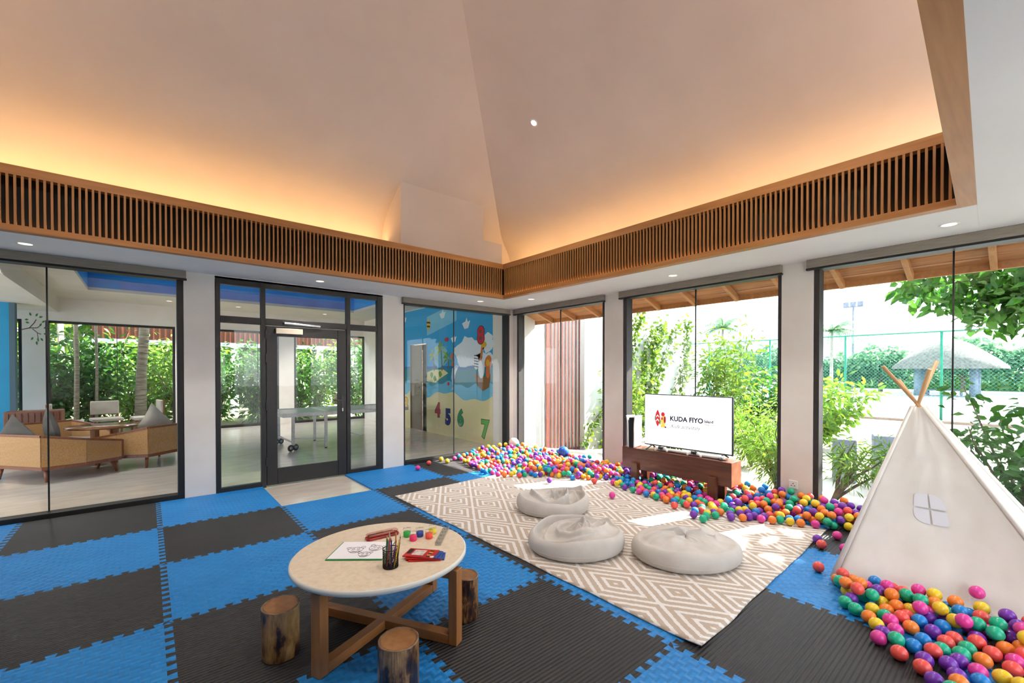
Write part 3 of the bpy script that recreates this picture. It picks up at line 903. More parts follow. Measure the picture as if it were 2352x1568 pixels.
# clear strip tray
ty = empty('clear_tray', (1.215, -3.862, TZ), 0.85, 'empty clear plastic strip tray beside the paint pots', 'tray')
M['clearplastic'] = glassmat('clear_plastic', (0.93, 0.94, 0.95), 1.45, 0.12)
m = MB(); m.box(-0.14, 0.14, -0.047, -0.045, 0.0005, 0.02); m.box(-0.14, 0.14, -0.0785, -0.0765, 0.0005, 0.02); m.box(-0.14, 0.14, -0.0765, -0.047, 0.0005, 0.002)
m.box(-0.14, -0.138, -0.0765, -0.047, 0.002, 0.02); m.box(0.138, 0.14, -0.0765, -0.047, 0.002, 0.02)
m.build('shell', M['clearplastic'], ty)
m = MB()
for k in range(5): m.lathe([(0.011, 0.0022), (0.013, 0.012), (0.0138, 0.012), (0.0118, 0.0022)], (-0.11 + 0.055 * k, -0.0618, 0), 16)
m.build('wells', M['clearplastic'], ty)
# red activity booklets, fanned
M['redbook'] = pm('red_card', '#c2231f', '#a81b1b', rough=0.35, nscale=10)
M['bluecard'] = pm('blue_card', '#2b4f9a', rough=0.4)
M['printwhite'] = pm('print_white', '#e6dcd2', '#b9a79a', rough=0.4, nscale=60)
M['printdark'] = pm('print_dark', '#1d1414', rough=0.4)
M['printyellow'] = pm('print_yellow', '#dba92a', rough=0.4)
for k, (dx, dy, rz, lb) in enumerate([(0.012, -0.02, -0.62, 'lowest red crayon packet of the fanned pile, showing its blue end'), (0.004, -0.006, -0.72, 'middle red crayon packet of the fanned pile'), (0.0, 0.006, -0.88, 'topmost red crayon packet of the fanned pile, with a pale picture')]):
    t = empty('crayon_packet', (1.030 + dx, -4.085 + dy, TZ + 0.0004 + 0.0066 * k), rz, lb, 'packet', 'fanned red crayon packets on the table')
    MB().box(-0.085, 0.085, -0.052, 0.052, 0, 0.0062).build('card', M['redbook'], t, 0.001)
    MB().box(0.087, 0.102, -0.045, 0.045, 0.001, 0.0052).build('flap', M['bluecard'], t)
    if k == 2:
        MB().box(-0.045, 0.02, -0.030, 0.035, 0.0062, 0.0067).build('picture', M['printwhite'], t)
        MB().box(-0.078, -0.055, -0.02, 0.04, 0.0062, 0.0067).build('title_block', M['printdark'], t)
        for q in range(5): MB().box(0.040, 0.060, -0.042 + q * 0.017, -0.032 + q * 0.017, 0.0062, 0.0067).build('printed_stripe', M['printyellow'] if q % 2 else M['printdark'], t)
        MB().lathe([(0.001, 0.0067), (0.011, 0.0067), (0.011, 0.0062)], (0.074, -0.038, 0), 16).build('round_badge', M['white'], t)

# ================================================================== TV BENCH, TV, CONSOLE
M['walnut'] = woodmat('suar_wood_y', '#6f3a22', '#4c2415', 'Y', rough=0.28, coat=0.15)
M['walnutleg'] = woodmat('suar_wood_z', '#6a371f', '#4a2415', 'Z', rough=0.3)
M['endgrain'] = pm('suar_end_grain', '#9c6444', '#7d4a30', rough=0.4, nscale=9, stretch=(1, 1, 1), bump=0.2)
bn = empty('television_bench', (4.72, -3.445, 0.0098), 0, 'heavy dark wooden beam bench carrying the television', 'bench')
bz = 0.19
MB().box(-0.12, 0.12, -0.70, 0.705, bz, 0.455).build('beam', M['walnut'], bn, 0.006)
MB().box(-0.1165, 0.1165, -0.7035, -0.7005, bz + 0.004, 0.451).build('end_face', M['endgrain'], bn)
for y0 in (-0.50, 0.50):
    for x0 in (-0.095, 0.095):
        q = MB(); q.box(-0.03, 0.03, -0.047, 0.047, 0.0, 0.275 if x0 < 0 else bz)
        q.build('leg', M['walnutleg'], bn, 0.004, (x0 + (-0.03 if x0 < 0 else 0), y0, 0))
# television
tv = empty('television', (4.735, -3.545, 0.4655), radians(1.5), 'flat television on the wooden bench showing a white logo screen', 'television')
tw, th_ = 1.10, 0.645; z0 = 0.045
MB().box(-0.0, 0.035, -tw / 2, tw / 2, z0, z0 + th_).build('casing', M['satin'], tv, 0.004)
M['screen'] = pm('white_screen', '#ffffff', rough=0.25, emit='#ffffff', estr=0.82)
MB().box(-0.0035, -0.0005, -tw / 2 + 0.011, tw / 2 - 0.011, z0 + 0.016, z0 + th_ - 0.010).build('screen', M['screen'], tv)
for s_ in (-1, 1):
    q = MB(); q.bar((0.017, s_ * 0.44, z0 + 0.01), (-0.10, s_ * 0.46, 0.006), 0.022, 0.012); q.bar((0.017, s_ * 0.44, z0 + 0.01), (0.10, s_ * 0.46, 0.006), 0.022, 0.012)
    q.build('stand_foot', M['satin'], tv, 0.002)
# screen print: logo and words, drawn as flat shapes on the screen
def scr(y, z, d=0.0045): return (-d, -y, z0 + z)          # y to the right as seen, z up
def ink_mat(nm, c): return pm(nm, c, rough=0.5, emit=c, estr=0.35)
navy = ink_mat('logo_navy', '#1b1d33'); red = ink_mat('logo_red', '#c5202f'); yel = ink_mat('logo_yellow', '#e8c85a'); ltwh = pm('logo_white', '#ffffff', emit='#ffffff', estr=0.8); grn = ink_mat('logo_green', '#4f7d3c'); dkr = ink_mat('logo_dark_red', '#8e1c24')
def text(body, size, y, z, mat, nm, bold=0.0, shear=0.0, align='LEFT'):
    cu = bpy.data.curves.new(nm, 'FONT'); cu.body = body; cu.size = size; cu.offset = bold; cu.shear = shear; cu.align_x = align
    cu.extrude = 0.0004; cu.resolution_u = 3
    tmp = bpy.data.objects.new('tmp', cu); COL.objects.link(tmp)
    dg = bpy.context.evaluated_depsgraph_get(); me = bpy.data.meshes.new_from_object(tmp.evaluated_get(dg))
    bpy.data.objects.remove(tmp, do_unlink=True)
    me.name = nm; me.materials.clear()
    # local x -> -Y (viewer's right), local y -> +Z
    me.transform(Matrix(((0, 0, -1, 0), (-1, 0, 0, 0), (0, 1, 0, 0), (0, 0, 0, 1))))
    o = link(nm, me, mat, tv); o.location = scr(y, z)
    return o
text('KUDA FIYO', 0.080, -0.195, 0.330, navy, 'brand_lettering', 0.0032)
text('Island', 0.047, 0.232, 0.340, navy, 'island_lettering', 0.0016)
text('Playground', 0.027, 0.232, 0.312, red, 'small_red_lettering', 0.0003)
text('Kids activities', 0.066, -0.19, 0.246, navy, 'script_lettering', 0.0, 0.55)
def flat(poly, mat, nm, d): 
    m = MB(); m.add([scr(a, b_, d) for a, b_ in poly], [tuple(range(len(poly)))]); return m.build(nm, mat, tv)
sb = [(-0.36 + 0.034 * abs(sin(pi * k / 12)) ** 0.8, 0.24 + 0.215 * k / 12) for k in range(13)] + [(-0.36 - 0.034 * abs(sin(pi * k / 12)) ** 0.8, 0.24 + 0.215 * k / 12) for k in range(12, -1, -1)]
sb = [(a, b_) for i, (a, b_) in enumerate(sb) if i not in (13, 25)]
flat(sb, red, 'logo_surfboard', 0.0045)
for q in range(2):
    zc = 0.305 + 0.05 * q
    flat([(-0.380, zc), (-0.36, zc + 0.022), (-0.340, zc), (-0.340, zc + 0.013), (-0.36, zc + 0.035), (-0.380, zc + 0.013)], ltwh, 'logo_chevron', 0.0049)
def disc(cy, cz, ry, rz_, mat, nm, d, n=20): flat([(cy + ry * cos(2 * pi * k / n), cz + rz_ * sin(2 * pi * k / n)) for k in range(n)], mat, nm, d)
disc(-0.288, 0.398, 0.026, 0.028, red, 'logo_head', 0.0045)
disc(-0.285, 0.320, 0.035, 0.060, yel, 'logo_body', 0.0045)
disc(-0.262, 0.335, 0.016, 0.045, dkr, 'logo_mane', 0.0048)
disc(-0.30, 0.345, 0.012, 0.018, red, 'logo_patch', 0.0049)
flat([(-0.315, 0.27), (-0.255, 0.27), (-0.25, 0.235), (-0.32, 0.235)], yel, 'logo_foot', 0.0046)
disc(-0.252, 0.243, 0.014, 0.010, navy, 'logo_shoe', 0.0049)
disc(-0.328, 0.30, 0.010, 0.034, grn, 'logo_leaf', 0.0047)
disc(-0.394, 0.345, 0.008, 0.03, grn, 'logo_leaf', 0.0047)
# game console standing upright
gc = empty('game_console', (4.70, -2.865, 0.4655), radians(12), 'white and black upright game console at the left end of the bench', 'game console')
def fin(side):
    n = 18; nd = 8; vs = []
    for w_ in (0, 1):
        for k in range(n + 1):
            t = k / n; z = 0.002 + 0.398 * t
            for j in range(nd + 1):
                u = j / nd
                off = 0.0345 + 0.004 * sin(t * pi) + 0.020 * max(0, (t - 0.6) / 0.4) ** 2 * (1 - 0.5 * u) + w_ * (0.007 + 0.004 * sin(u * pi))
                vs.append((-0.125 - 0.012 * t + u * 0.25, side * off, z + (0.012 * (1 - u) * max(0, (t - 0.8) / 0.2))))
    fs = []; S = (n + 1) * (nd + 1)
    for k in range(n):
        for j in range(nd):
            a = k * (nd + 1) + j; q = (a, a + 1, a + nd + 2, a + nd + 1)
            fs.append(q); fs.append(tuple(S + i for i in reversed(q)))
    bd = [k * (nd + 1) for k in range(n + 1)] + [n * (nd + 1) + j for j in range(1, nd + 1)] + [k * (nd + 1) + nd for k in range(n - 1, -1, -1)] + [j for j in range(nd - 1, 0, -1)]
    for a, b_ in zip(bd, bd[1:] + bd[:1]): fs.append((a, b_, S + b_, S + a))
    return MB().add(vs, fs, True)
MB().box(-0.115, 0.118, -0.034, 0.034, 0.002, 0.385).build('black_core', M['satin'], gc, 0.008)
fin(1).build('white_panel', M['white'], gc); fin(-1).build('white_panel', M['white'], gc)
MB().box(-0.118, -0.1155, -0.018, -0.006, 0.06, 0.22).build('disc_slot', M['black'], gc)
# sound bar and two controllers in front of the television
sbr = empty('sound_bar', (4.69, -3.62, 0.4655), radians(1.5), 'long white sound bar lying in front of the television', 'sound bar')
MB().tube([(0, -0.40, 0.022), (0, 0.40, 0.022)], 0.0195, 16).build('body', M['white'], sbr)
MB().box(-0.012, 0.012, -0.42, 0.42, 0, 0.004).build('foot_strip', M['black'], sbr)
def pad(y, lb):
    t = empty('game_controller', (4.622, y, 0.4655), radians(4), lb, 'game controller', 'two-tone game controllers on the bench')
    for s_ in (-1, 1):
        MB().tube([(-0.005, s_ * 0.010, 0.036), (0.0, s_ * 0.045, 0.046), (-0.005, s_ * 0.072, 0.030), (-0.012, s_ * 0.082, 0.012)], [0.014, 0.019, 0.017, 0.010], 12).build('grip', M['white'], t)
        MB().lathe([(0.001, 0.008), (0.008, 0.008), (0.006, 0.0), (0.006, -0.01)], (-0.012, s_ * 0.028, 0.054), 14).build('thumb_stick', M['black'], t)
    MB().tube([(-0.004, -0.03, 0.044), (-0.004, 0.03, 0.044)], 0.0185, 12).build('centre_panel', M['satin'], t)
pad(-3.30, 'black and white game controller before the middle of the television'); pad(-3.72, 'black and white game controller nearer the tent side of the television')

# ================================================================== TENT
M['canvas'] = pm('natural_cotton_canvas', '#ebe8e1', '#e4e0d8', rough=0.95, nscale=5, bump=0.15, bscale=250, spec=0.1)
M['canvaswin'] = pm('sheer_white_window', '#e4e6ec', rough=0.9)
M['pole'] = woodmat('pine_pole', '#c9a273', '#b98d5c', 'Z', rough=0.6)
tA, tB, tC, tD = Vector((3.50, -5.335, 0)), Vector((3.56, -6.52, 0)), Vector((4.66, -6.50, 0)), Vector((4.60, -5.32, 0))
ap = Vector((4.085, -5.69, 1.185))
tent = empty('play_tent', (4.08, -5.9, 0), 0, 'white canvas teepee tent with crossed wooden poles and a small window', 'play tent')
tl = Vector((4.08, -5.9, 0))
aps = {0: ap + Vector((-0.03, 0.025, 0)), 1: ap + Vector((-0.03, -0.03, 0)), 2: ap + Vector((0.03, -0.03, 0)), 3: ap + Vector((0.03, 0.025, 0))}
cor = [tA, tB, tC, tD]
def panel(c0, c1, a0, a1, sag, n=26, hem=0.0, wavy=0.012):
    vs = []
    nrm = (c1 - c0).cross(a0 - c0).normalized()
    for i in range(n + 1):
        v = i / n
        L = c0.lerp(a0, v); Rr = c1.lerp(a1, v)
        for j in range(n + 1):
            u = j / n
            p = L.lerp(Rr, u)
            s_ = sin(pi * u) * (1 - v) * sin(pi * min(1, v * 1.0 + 0.22))
            p = p - nrm * sag * s_ + nrm * 0.010 * noise.noise((u * 2.0 + v * 5, (u - v) * 9, c0.y + 4)) * sin(pi * u) + nrm * wavy * noise.noise((u * 4 + c0.x * 3, v * 3, c0.y)) * sin(pi * u)
            if v < 0.001: p.z += 0.014 + hem * sin(pi * u) + 0.01 * noise.noise((u * 6, 2, 3)) * sin(pi * u)
            vs.append(p - tl)
    fs = []
    for i in range(n):
        for j in range(n):
            a = i * (n + 1) + j
            fs.append((a, a + 1, a + n + 2, a + n + 1))
    return vs, fs, nrm
def canvas(c0, c1, a0, a1, sag, hem=0.0):
    vs, fs, nrm = panel(c0, c1, a0, a1, sag, hem=hem)
    o = MB().add(vs, fs, True).build('canvas_panel', M['canvas'], tent)
    sol = o.modifiers.new('thickness', 'SOLIDIFY'); sol.thickness = 0.003; sol.offset = 0
    return vs, nrm
fv, fn = canvas(tA, tB, aps[0], aps[1], 0.05, 0.035)
canvas(tB, tC, aps[1], aps[2], 0.04); canvas(tC, tD, aps[2], aps[3], 0.04); canvas(tD, tA, aps[3], aps[0], 0.04)
# corner seams
for k in range(4):
    p, q = cor[k] - tl, aps[k] - tl
    out = Vector((p.x, p.y, 0)).normalized() * 0.012
    MB().tube([p + out * 0.5 + Vector((0, 0, 0.016)), (p + q) / 2 + out, q + out * 0.4], [0.018, 0.015, 0.012], 8).build('pole_sleeve', M['canvas'], tent)
    d = (q - p).normalized()
    pin = Vector((p.x, p.y, 0)).normalized() * 0.05
    MB().tube([p - pin + Vector((0, 0, 0.014)), q - pin * 0.5 + d * [0.37, 0.24, 0.37, 0.30][k]], 0.012, 12).build('pole', M['pole'], tent)
# little window in the front panel
def on_panel(u, v, off):
    n = 26
    a = tA.lerp(aps[0], v).lerp(tB.lerp(aps[1], v), u)
    s_ = sin(pi * u) * (1 - v) * sin(pi * min(1, v + 0.22))
    return a - fn * 0.05 * s_ - tl + fn * off
sgn = -1 if fn.x > 0 else 1
wu0, wu1, wv0, wv1 = 0.340, 0.575, 0.385, 0.530
def wshape(u, v): return on_panel(wu0 + (wu1 - wu0) * u, wv0 + (wv1 - wv0) * v, 0.009 * sgn)
ws = []
for k in range(4):
    u0, v0 = ((0, 0), (0.53, 0), (0, 0.53), (0.53, 0.53))[k]
    rc_ = ((0.0, 0.0), (1, 0), (0, 1), (1, 1))[k]
    pts = []
    ns = 8
    quad = [(u0, v0), (u0 + 0.47, v0), (u0 + 0.47, v0 + 0.47), (u0, v0 + 0.47)]
    for qi, (a, b_) in enumerate(quad):
        if (abs(a - rc_[0]) < 0.02) and (abs(b_ - rc_[1]) < 0.02) and True:
            r_ = 0.34 if k in (0, 3) else 0.16; sx_ = 1 if a < 0.5 else -1; sy_ = 1 if b_ < 0.5 else -1
            cxx, cyy = a + sx_ * r_, b_ + sy_ * r_
            ang = sorted([atan2(-sy_, 0), atan2(0, -sx_)])
            a0 = atan2(0, -sx_); a1 = atan2(-sy_, 0)
            arcp = [(cxx + r_ * cos(t_), cyy + r_ * sin(t_)) for t_ in [a0 + (((a1 - a0 + pi) % (2 * pi)) - pi) * i / ns for i in range(ns + 1)]]
            # order so the outline keeps turning the same way
            prev = quad[qi - 1]
            if hypot(arcp[0][0] - prev[0], arcp[0][1] - prev[1]) > hypot(arcp[-1][0] - prev[0], arcp[-1][1] - prev[1]): arcp.reverse()
            pts += arcp
        else: pts.append((a, b_))
    MB().add([wshape(a, b_) for a, b_ in pts], [tuple(range(len(pts)))]).build('window_pane', M['canvaswin'], tent)
# ================================================================== BALLS
RB = 0.0365
BC = {'coral': '#ec574f', 'orange': '#f38532', 'yellow': '#f0cb30', 'green': '#1cb087', 'blue': '#1b83d0', 'purple': '#7636aa', 'pink': '#e0419a'}
BM = {k: pm('ball_' + k, v, rough=0.28, spec=0.5) for k, v in BC.items()}
bs = MB(); nu, nv = 20, 12
prof = [(RB * sin(pi * i / nv) if 0 < i < nv else 0.00005, -RB * cos(pi * i / nv)) for i in range(nv + 1)]
bs.lathe(prof, n=nu)
BME = {}
for k in BC:
    me = bs.mesh('ball_' + k); me.materials.append(BM[k]); BME[k] = me
rng = random.Random(21)
placed = []; grid = {}
def gkey(x, y): return (int(math.floor(x / 0.08)), int(math.floor(y / 0.08)))
def near(x, y):
    a, b_ = gkey(x, y)
    for i in (-1, 0, 1):
        for j in (-1, 0, 1):
            for p in grid.get((a + i, b_ + j), ()): yield p
obst = []   # boxes (x0,x1,y0,y1) balls keep clear of
def rest_z(x, y, floor_z):
    z = floor_z + RB
    for p in near(x, y):
        d2 = (p[0] - x) ** 2 + (p[1] - y) ** 2
        if d2 < (2 * RB) ** 2:
            z = max(z, p[2] + sqrt((2 * RB * 1.001) ** 2 - d2))
    return z
def blocked(x, y):
    for x0, x1, y0, y1 in obst:
        if x0 - RB < x < x1 + RB and y0 - RB < y < y1 + RB: return True
    return False
def inside(poly, x, y):
    c = False; n = len(poly)
    for i in range(n):
        (xa, ya), (xb, yb) = poly[i], poly[(i + 1) % n]
        if (ya > y) != (yb > y) and x < (xb - xa) * (y - ya) / (yb - ya) + xa: c = not c
    return c
def put(x, y, z, col, zone):
    p = (x, y, z, col, zone); placed.append(p); grid.setdefault(gkey(x, y), []).append(p)
def pour(poly, n, hmax, zone, floor_z=0.0, tries=14):
    xs = [p[0] for p in poly]; ys = [p[1] for p in poly]
    cols = list(BC); fail = 0; k = 0
    while k < n and fail < 400:
        best = None
        for _ in range(tries):
            x = rng.uniform(min(xs), max(xs)); y = rng.uniform(min(ys), max(ys))
            if not inside(poly, x, y) or blocked(x, y): continue
            z = rest_z(x, y, floor_z)
            if z + RB > hmax(x, y): continue
            if best is None or z < best[2]: best = (x, y, z)
        if best is None: fail += 1; continue
        put(best[0], best[1], best[2], rng.choice(cols), zone); k += 1
# singled-out loose balls first
loose = [(2.889, -0.404, 'pink', 'on the black mat before the mural window'), (3.182, -0.188, 'coral', 'on the black mat, second from the mural window'), (3.470, -0.060, 'yellow', 'touching the sill of the mural window'),
         (3.47, -0.245, 'yellow', 'on the mat between the pink ball and the drift'), (3.66, -0.155, 'pink', 'on the sunlit mat beside the corner drift'),
         (3.788, -2.218, 'purple', 'alone on the rug in the sunlit strip'), (4.204, -2.605, 'coral', 'alone on the rug beside the sunlit strip'),
         (3.859, -3.155, 'pink', 'alone on the rug in front of the bench'), (4.049, -3.809, 'coral', 'alone on the rug at the end of the thin sun stripe'),
         (3.922, -4.087, 'purple', 'on the rug ahead of the drift, beside a green ball'), (3.876, -4.207, 'green', 'on the rug ahead of the drift, beside a purple ball'),
         (3.553, -5.231, 'coral', 'alone on the blue mat beside the tent'), (4.046, -5.117, 'coral', 'at the rug edge beside the tent, against a purple ball'),
         (4.150, -5.060, 'purple', 'at the rug edge beside the tent, behind a coral ball'), (4.37, -5.145, 'pink', 'alone on the black mat between rug and tent'),
         (4.63, -5.05, 'green', 'on the black mat at the corner of the rug'), (4.09, -5.262, 'pink', 'half hidden by the left edge of the tent'), (3.425, -5.375, 'orange', 'at the left front corner of the tent'),
         (4.375, -4.41, 'purple', 'standing clear of the drift on the rug'), (4.289, -4.564, 'pink', 'foremost on the rug beside the drift'), (4.397, -4.69, 'green', 'foremost green one on the rug near the socket pier')]
LOOSE = []
for x, y, c, lb in loose:
    fz = 0.0145 if (2.0 < x < 4.55 and -5.05 < y < -1.45) else 0.0
    put(x, y, fz + RB, c, None); LOOSE.append((placed[-1], lb))
obst += [(4.60, 4.72, -4.02, -3.88), (4.60, 4.72, -3.01, -2.87), (4.78, 4.86, -4.02, -3.88), (4.78, 4.86, -3.01, -2.87), (4.965, 5.3, -0.10, 0.3)]
WX = XR - 0.04; WX2 = XR - 0.04
# corner drift
pA = [(3.78, 0.0), (WX2 - 0.12, -0.12), (WX2, -0.15), (WX2, -2.05), (WX - 0.02, -2.12), (WX - 0.02, -2.42), (4.62, -2.72), (4.15, -2.32), (4.0, -1.95), (3.55, -1.62), (3.46, -1.2), (3.60, -0.7)]
hA = lambda x, y: 0.10 + max(0.0, 0.17 * (x - 3.75)) * (1.0 if y > -2.0 else 0.75)
# big balls sit in it
BIG = [((4.86, -0.20), 0.093, 'pale peach play ball resting in the corner of the ball drift', '#f0d9c6'), ((4.93, -1.36), 0.088, 'large blue play ball lying among the small balls below the corner window', '#1a55b4')]
obst += [(4.80, 4.92, -0.26, -0.14), (4.87, 4.99, -1.42, -1.30)]
pour(pA, 620, hA, 'corner', 0.006)
# in front of and under the bench
pB = [(4.62, -2.72), (4.99, -2.45), (4.99, -4.1), (4.62, -4.25), (4.20, -4.15), (4.14, -3.75), (4.20, -3.4), (4.24, -3.05), (4.28, -2.75)]
hB = lambda x, y: 0.10 + max(0.0, 0.16 * (x - 4.45))
pour(pB, 300, hB, 'bench', 0.012)
# window drift towards the tent
pC = [(4.62, -4.15), (WX2, -4.10), (WX2, -4.40), (WX - 0.02, -4.48), (WX - 0.02, -4.76), (WX2, -4.80), (WX2, -5.30), (4.72, -5.28), (4.54, -4.98), (4.36, -4.72), (4.18, -4.42), (3.98, -4.18), (4.05, -4.02)]
hC = lambda x, y: 0.095 + max(0.0, 0.21 * (x - 4.35))
pour(pC, 330, hC, 'window', 0.012)
# balls spilling in front of the tent
pD = [(3.44, -5.42), (3.50, -5.62), (3.50, -6.60), (2.40, -6.60), (2.58, -5.95), (2.70, -5.80), (2.82, -5.70), (2.93, -5.66), (3.06, -5.55), (3.12, -5.47), (3.32, -5.39)]
hD = lambda x, y: 0.092 if x < 3.22 else 0.142
pour(pD, 330, hD, 'tent', 0.0, 40)
camp = cam.location
order = sorted([p for p in placed if p[4]], key=lambda p: (Vector(p[:3]) - camp).length)
named = set(id(p) for p in order[:300])
where = {'corner': 'in the corner drift below the mural and corner windows', 'bench': 'in the drift round the television bench', 'window': 'in the drift between bench and tent', 'tent': 'in the spill before the canvas tent'}
wgrp = {'corner': 'corner drift', 'bench': 'drift round the bench', 'window': 'drift between bench and tent', 'tent': 'spill before the tent'}
FW = Vector((sin(0.71201), cos(0.71201), 0)); RT = Vector((cos(0.71201), -sin(0.71201), 0))
def img_u(p):
    q = Vector(p[:3]) - camp; return q.dot(RT) / q.dot(FW)
def covered(p):
    c = Vector(p[:3]); d = (c - camp); L = d.length; d.normalize()
    for q in placed:
        if q is p or abs(q[0] - p[0]) > 0.5 or abs(q[1] - p[1]) > 0.5: continue
        e = Vector(q[:3]) - camp; al = e.dot(d)
        if al < L - 0.01 and (e - d * al).length < RB * 0.8: return True
    return False
ORD = ['leftmost', 'second', 'third', 'fourth', 'fifth', 'sixth', 'seventh', 'eighth', 'ninth', 'tenth', 'eleventh', 'twelfth', 'thirteenth', 'fourteenth', 'fifteenth', 'sixteenth', 'seventeenth', 'eighteenth', 'nineteenth', 'twentieth', 'twenty-first', 'twenty-second', 'twenty-third', 'twenty-fourth', 'twenty-fifth']
seen_by = {}
for p in order:
    if id(p) in named and not covered(p): seen_by.setdefault((p[4], p[3]), []).append(p)
rank = {}
for k, L_ in seen_by.items():
    for i, p in enumerate(sorted(L_, key=img_u)): rank[id(p)] = i
for p in order:
    if id(p) not in named: continue
    o = bpy.data.objects.new('plastic_ball', BME[p[3]]); COL.objects.link(o); o.location = p[:3]
    r_ = rank.get(id(p))
    if r_ is None or r_ >= len(ORD): lb = p[3] + ' plastic ball half buried ' + where[p[4]]
    elif r_ == 0: lb = 'leftmost ' + p[3] + ' plastic ball ' + where[p[4]]
    else: lb = ORD[r_] + ' ' + p[3] + ' plastic ball from the left ' + where[p[4]]
    tag(o, lb, 'ball', p[3] + ' balls in the ' + wgrp[p[4]])
for p, lb in LOOSE:
    o = bpy.data.objects.new('plastic_ball', BME[p[3]]); COL.objects.link(o); o.location = p[:3]
    tag(o, p[3] + ' plastic ball ' + lb, 'ball', 'stray balls away from the drifts')
ob = bpy.data.objects.new('plastic_ball', BME['pink']); COL.objects.link(ob); ob.location = (3.575, -6.02, 0.148)
tag(ob, 'pink plastic ball perched high against the lower edge of the tent canvas', 'ball', 'stray balls away from the drifts')
# the remaining far balls, too many to single out
rest = MB(); mats_i = []
ico = bmesh.new(); bmesh.ops.create_icosphere(ico, subdivisions=2, radius=RB)
iv = [v.co.copy() for v in ico.verts]; iff = [tuple(v.index for v in f.verts) for f in ico.faces]; ico.free()
keys = list(BC)
for p in order:
    if id(p) in named: continue
    rest.add([(v.x + p[0], v.y + p[1], v.z + p[2]) for v in iv], iff, True)
    mats_i += [keys.index(p[3])] * len(iff)
me = rest.mesh('ball_drift')
for k in keys: me.materials.append(BM[k])
me.polygons.foreach_set('material_index', mats_i)
o = link('ball_drift', me, None); tag(o, 'deep drift of small multicoloured plastic balls heaped along the windows', 'ball drift', kind='stuff')
for (x, y), r, lb, c in BIG:
    t = MB().lathe([(r * sin(pi * i / 18) if 0 < i < 18 else 0.0001, -r * cos(pi * i / 18)) for i in range(19)], n=32).build('play_ball', pm('play_ball_' + c[1:], c, rough=0.3), loc=(x, y, 0.07 + r))
    tag(t, lb, 'ball')
# ================================================================== NEXT ROOM (seen through the glass)
NX0, NX1, NY0, NY1 = -5.6, 5.05, YF + TH, 7.37
M['nceil'] = pm('next_room_ceiling', '#d8d2c6', '#d2ccc0', rough=0.85, nscale=2)
M['trayblue'] = pm('tray_blue_paint', '#2f9be4', '#2890d8', rough=0.7, nscale=2)
M['tray2'] = pm('tray_violet_blue_paint', '#6a8fd4', '#6286ca', rough=0.7, nscale=2)
M['bluewall'] = pm('blue_wall_paint', '#1f93c4', '#1a88b8', rough=0.7, nscale=2)
nc = empty('ceiling', (0, 0, 0)); tag(nc, 'ceiling of the next room with a blue tray recess', kind='structure')
TX0, TX1, TY0, TY1 = -0.93, 4.10, 1.2, 5.6
m = MB()
m.box(-1.5, TX0, NY0, NY1, 3.0, 3.06); m.box(TX1, NX1, NY0, NY1, 3.0, 3.06); m.box(TX0, TX1, NY0, TY0, 3.0, 3.06); m.box(TX0, TX1, TY1, NY1, 3.0, 3.06)
m.build('flat_ceiling', M['nceil'], nc)
m = MB()
m.box(TX0 - 0.05, TX0, TY0, TY1, 3.06, 3.45); m.box(TX1, TX1 + 0.05, TY0, TY1, 3.06, 3.45); m.box(TX0, TX1, TY0 - 0.05, TY0, 3.06, 3.45); m.box(TX0, TX1, TY1, TY1 + 0.05, 3.06, 3.45)
m.box(TX0, TX1, TY0, TY1, 3.45, 3.5)
m.build('tray_recess', M['trayblue'], nc)
m = MB(); m.box(TX0 + 0.45, TX1 - 0.1, TY1 - 0.012, TY1 - 0.001, 3.06, 3.22)
m.build('tray_band', M['tray2'], nc)
MB().box(-1.62, -1.5, NY0, NY1, 2.70, 3.06).build('downstand', M['nceil'], nc)
MB().box(NX0, -1.62, NY0, NY1, 2.70, 2.76).build('lower_soffit', M['nceil'], nc)
MB().box(NX0, NX1, NY0, NY1 + 0.8, 3.56, 3.62).build('light_block_slab', M['nceil'], nc)  # unseen slab added to block light above the tray
# far wall: header and piers
m = MB(); m.box(NX0, NX1 + 0.4, NY1, NY1 + 0.2, 2.52, 3.56)
for a, b in ((-2.03, -1.70), (0.44, 1.20), (2.68, 3.06), (5.08, 5.6)):
    m.box(a, b, NY1, NY1 + 0.2, -0.02, 2.52)
m = m.build('wall_back', M['plaster']); tag(m, 'plaster piers and header of the far glazed wall in the next room', kind='structure')
for k, (a, b, mu) in enumerate(((-1.70, 0.44, [-0.6]), (1.20, 2.68, [2.19]), (3.06, 5.08, [4.62]), (-4.4, -2.03, [-3.4]))):
    window('window_%d' % (6 + k), ['far window of the lounge looking into green garden', 'far window seen through the left door sidelight', 'far window seen through the glass door', 'narrow far window beside the blue wall'][k], 'X', a, b, NY1, 1, M['frame'], mu, jw=(0.05, 0.05))
m = MB().box(NX0 - 0.2, NX0, NY0, NY1 + 0.2, -0.02, 0.4).build('wall_side', M['plaster']); tag(m, 'low side wall of the next room', kind='structure')
for x_, y_, lb in ((-1.15, 2.4, 'recessed downlight in the next room ceiling beside the tray'), (0.3, 6.3, 'recessed downlight in the next room ceiling above the far window'), (3.6, 6.4, 'recessed downlight in the next room ceiling above the door view'), (1.6, 6.35, 'recessed downlight in the next room ceiling left of the door view')): downlight((x_, y_, 3.0), lb, watts=95.0)
# blue partition at the far left
m = MB().box(-3.6, -1.985, 6.0, 6.15, -0.02, 2.70).build('wall_partition', M['bluewall']); tag(m, 'blue painted partition at the far left of the lounge', kind='structure')
MB().box(-1.985, -1.915, 5.98, 6.17, -0.02, 2.70).build('corner_post', pm('grey_blue_post', '#4a6472', rough=0.7), m)
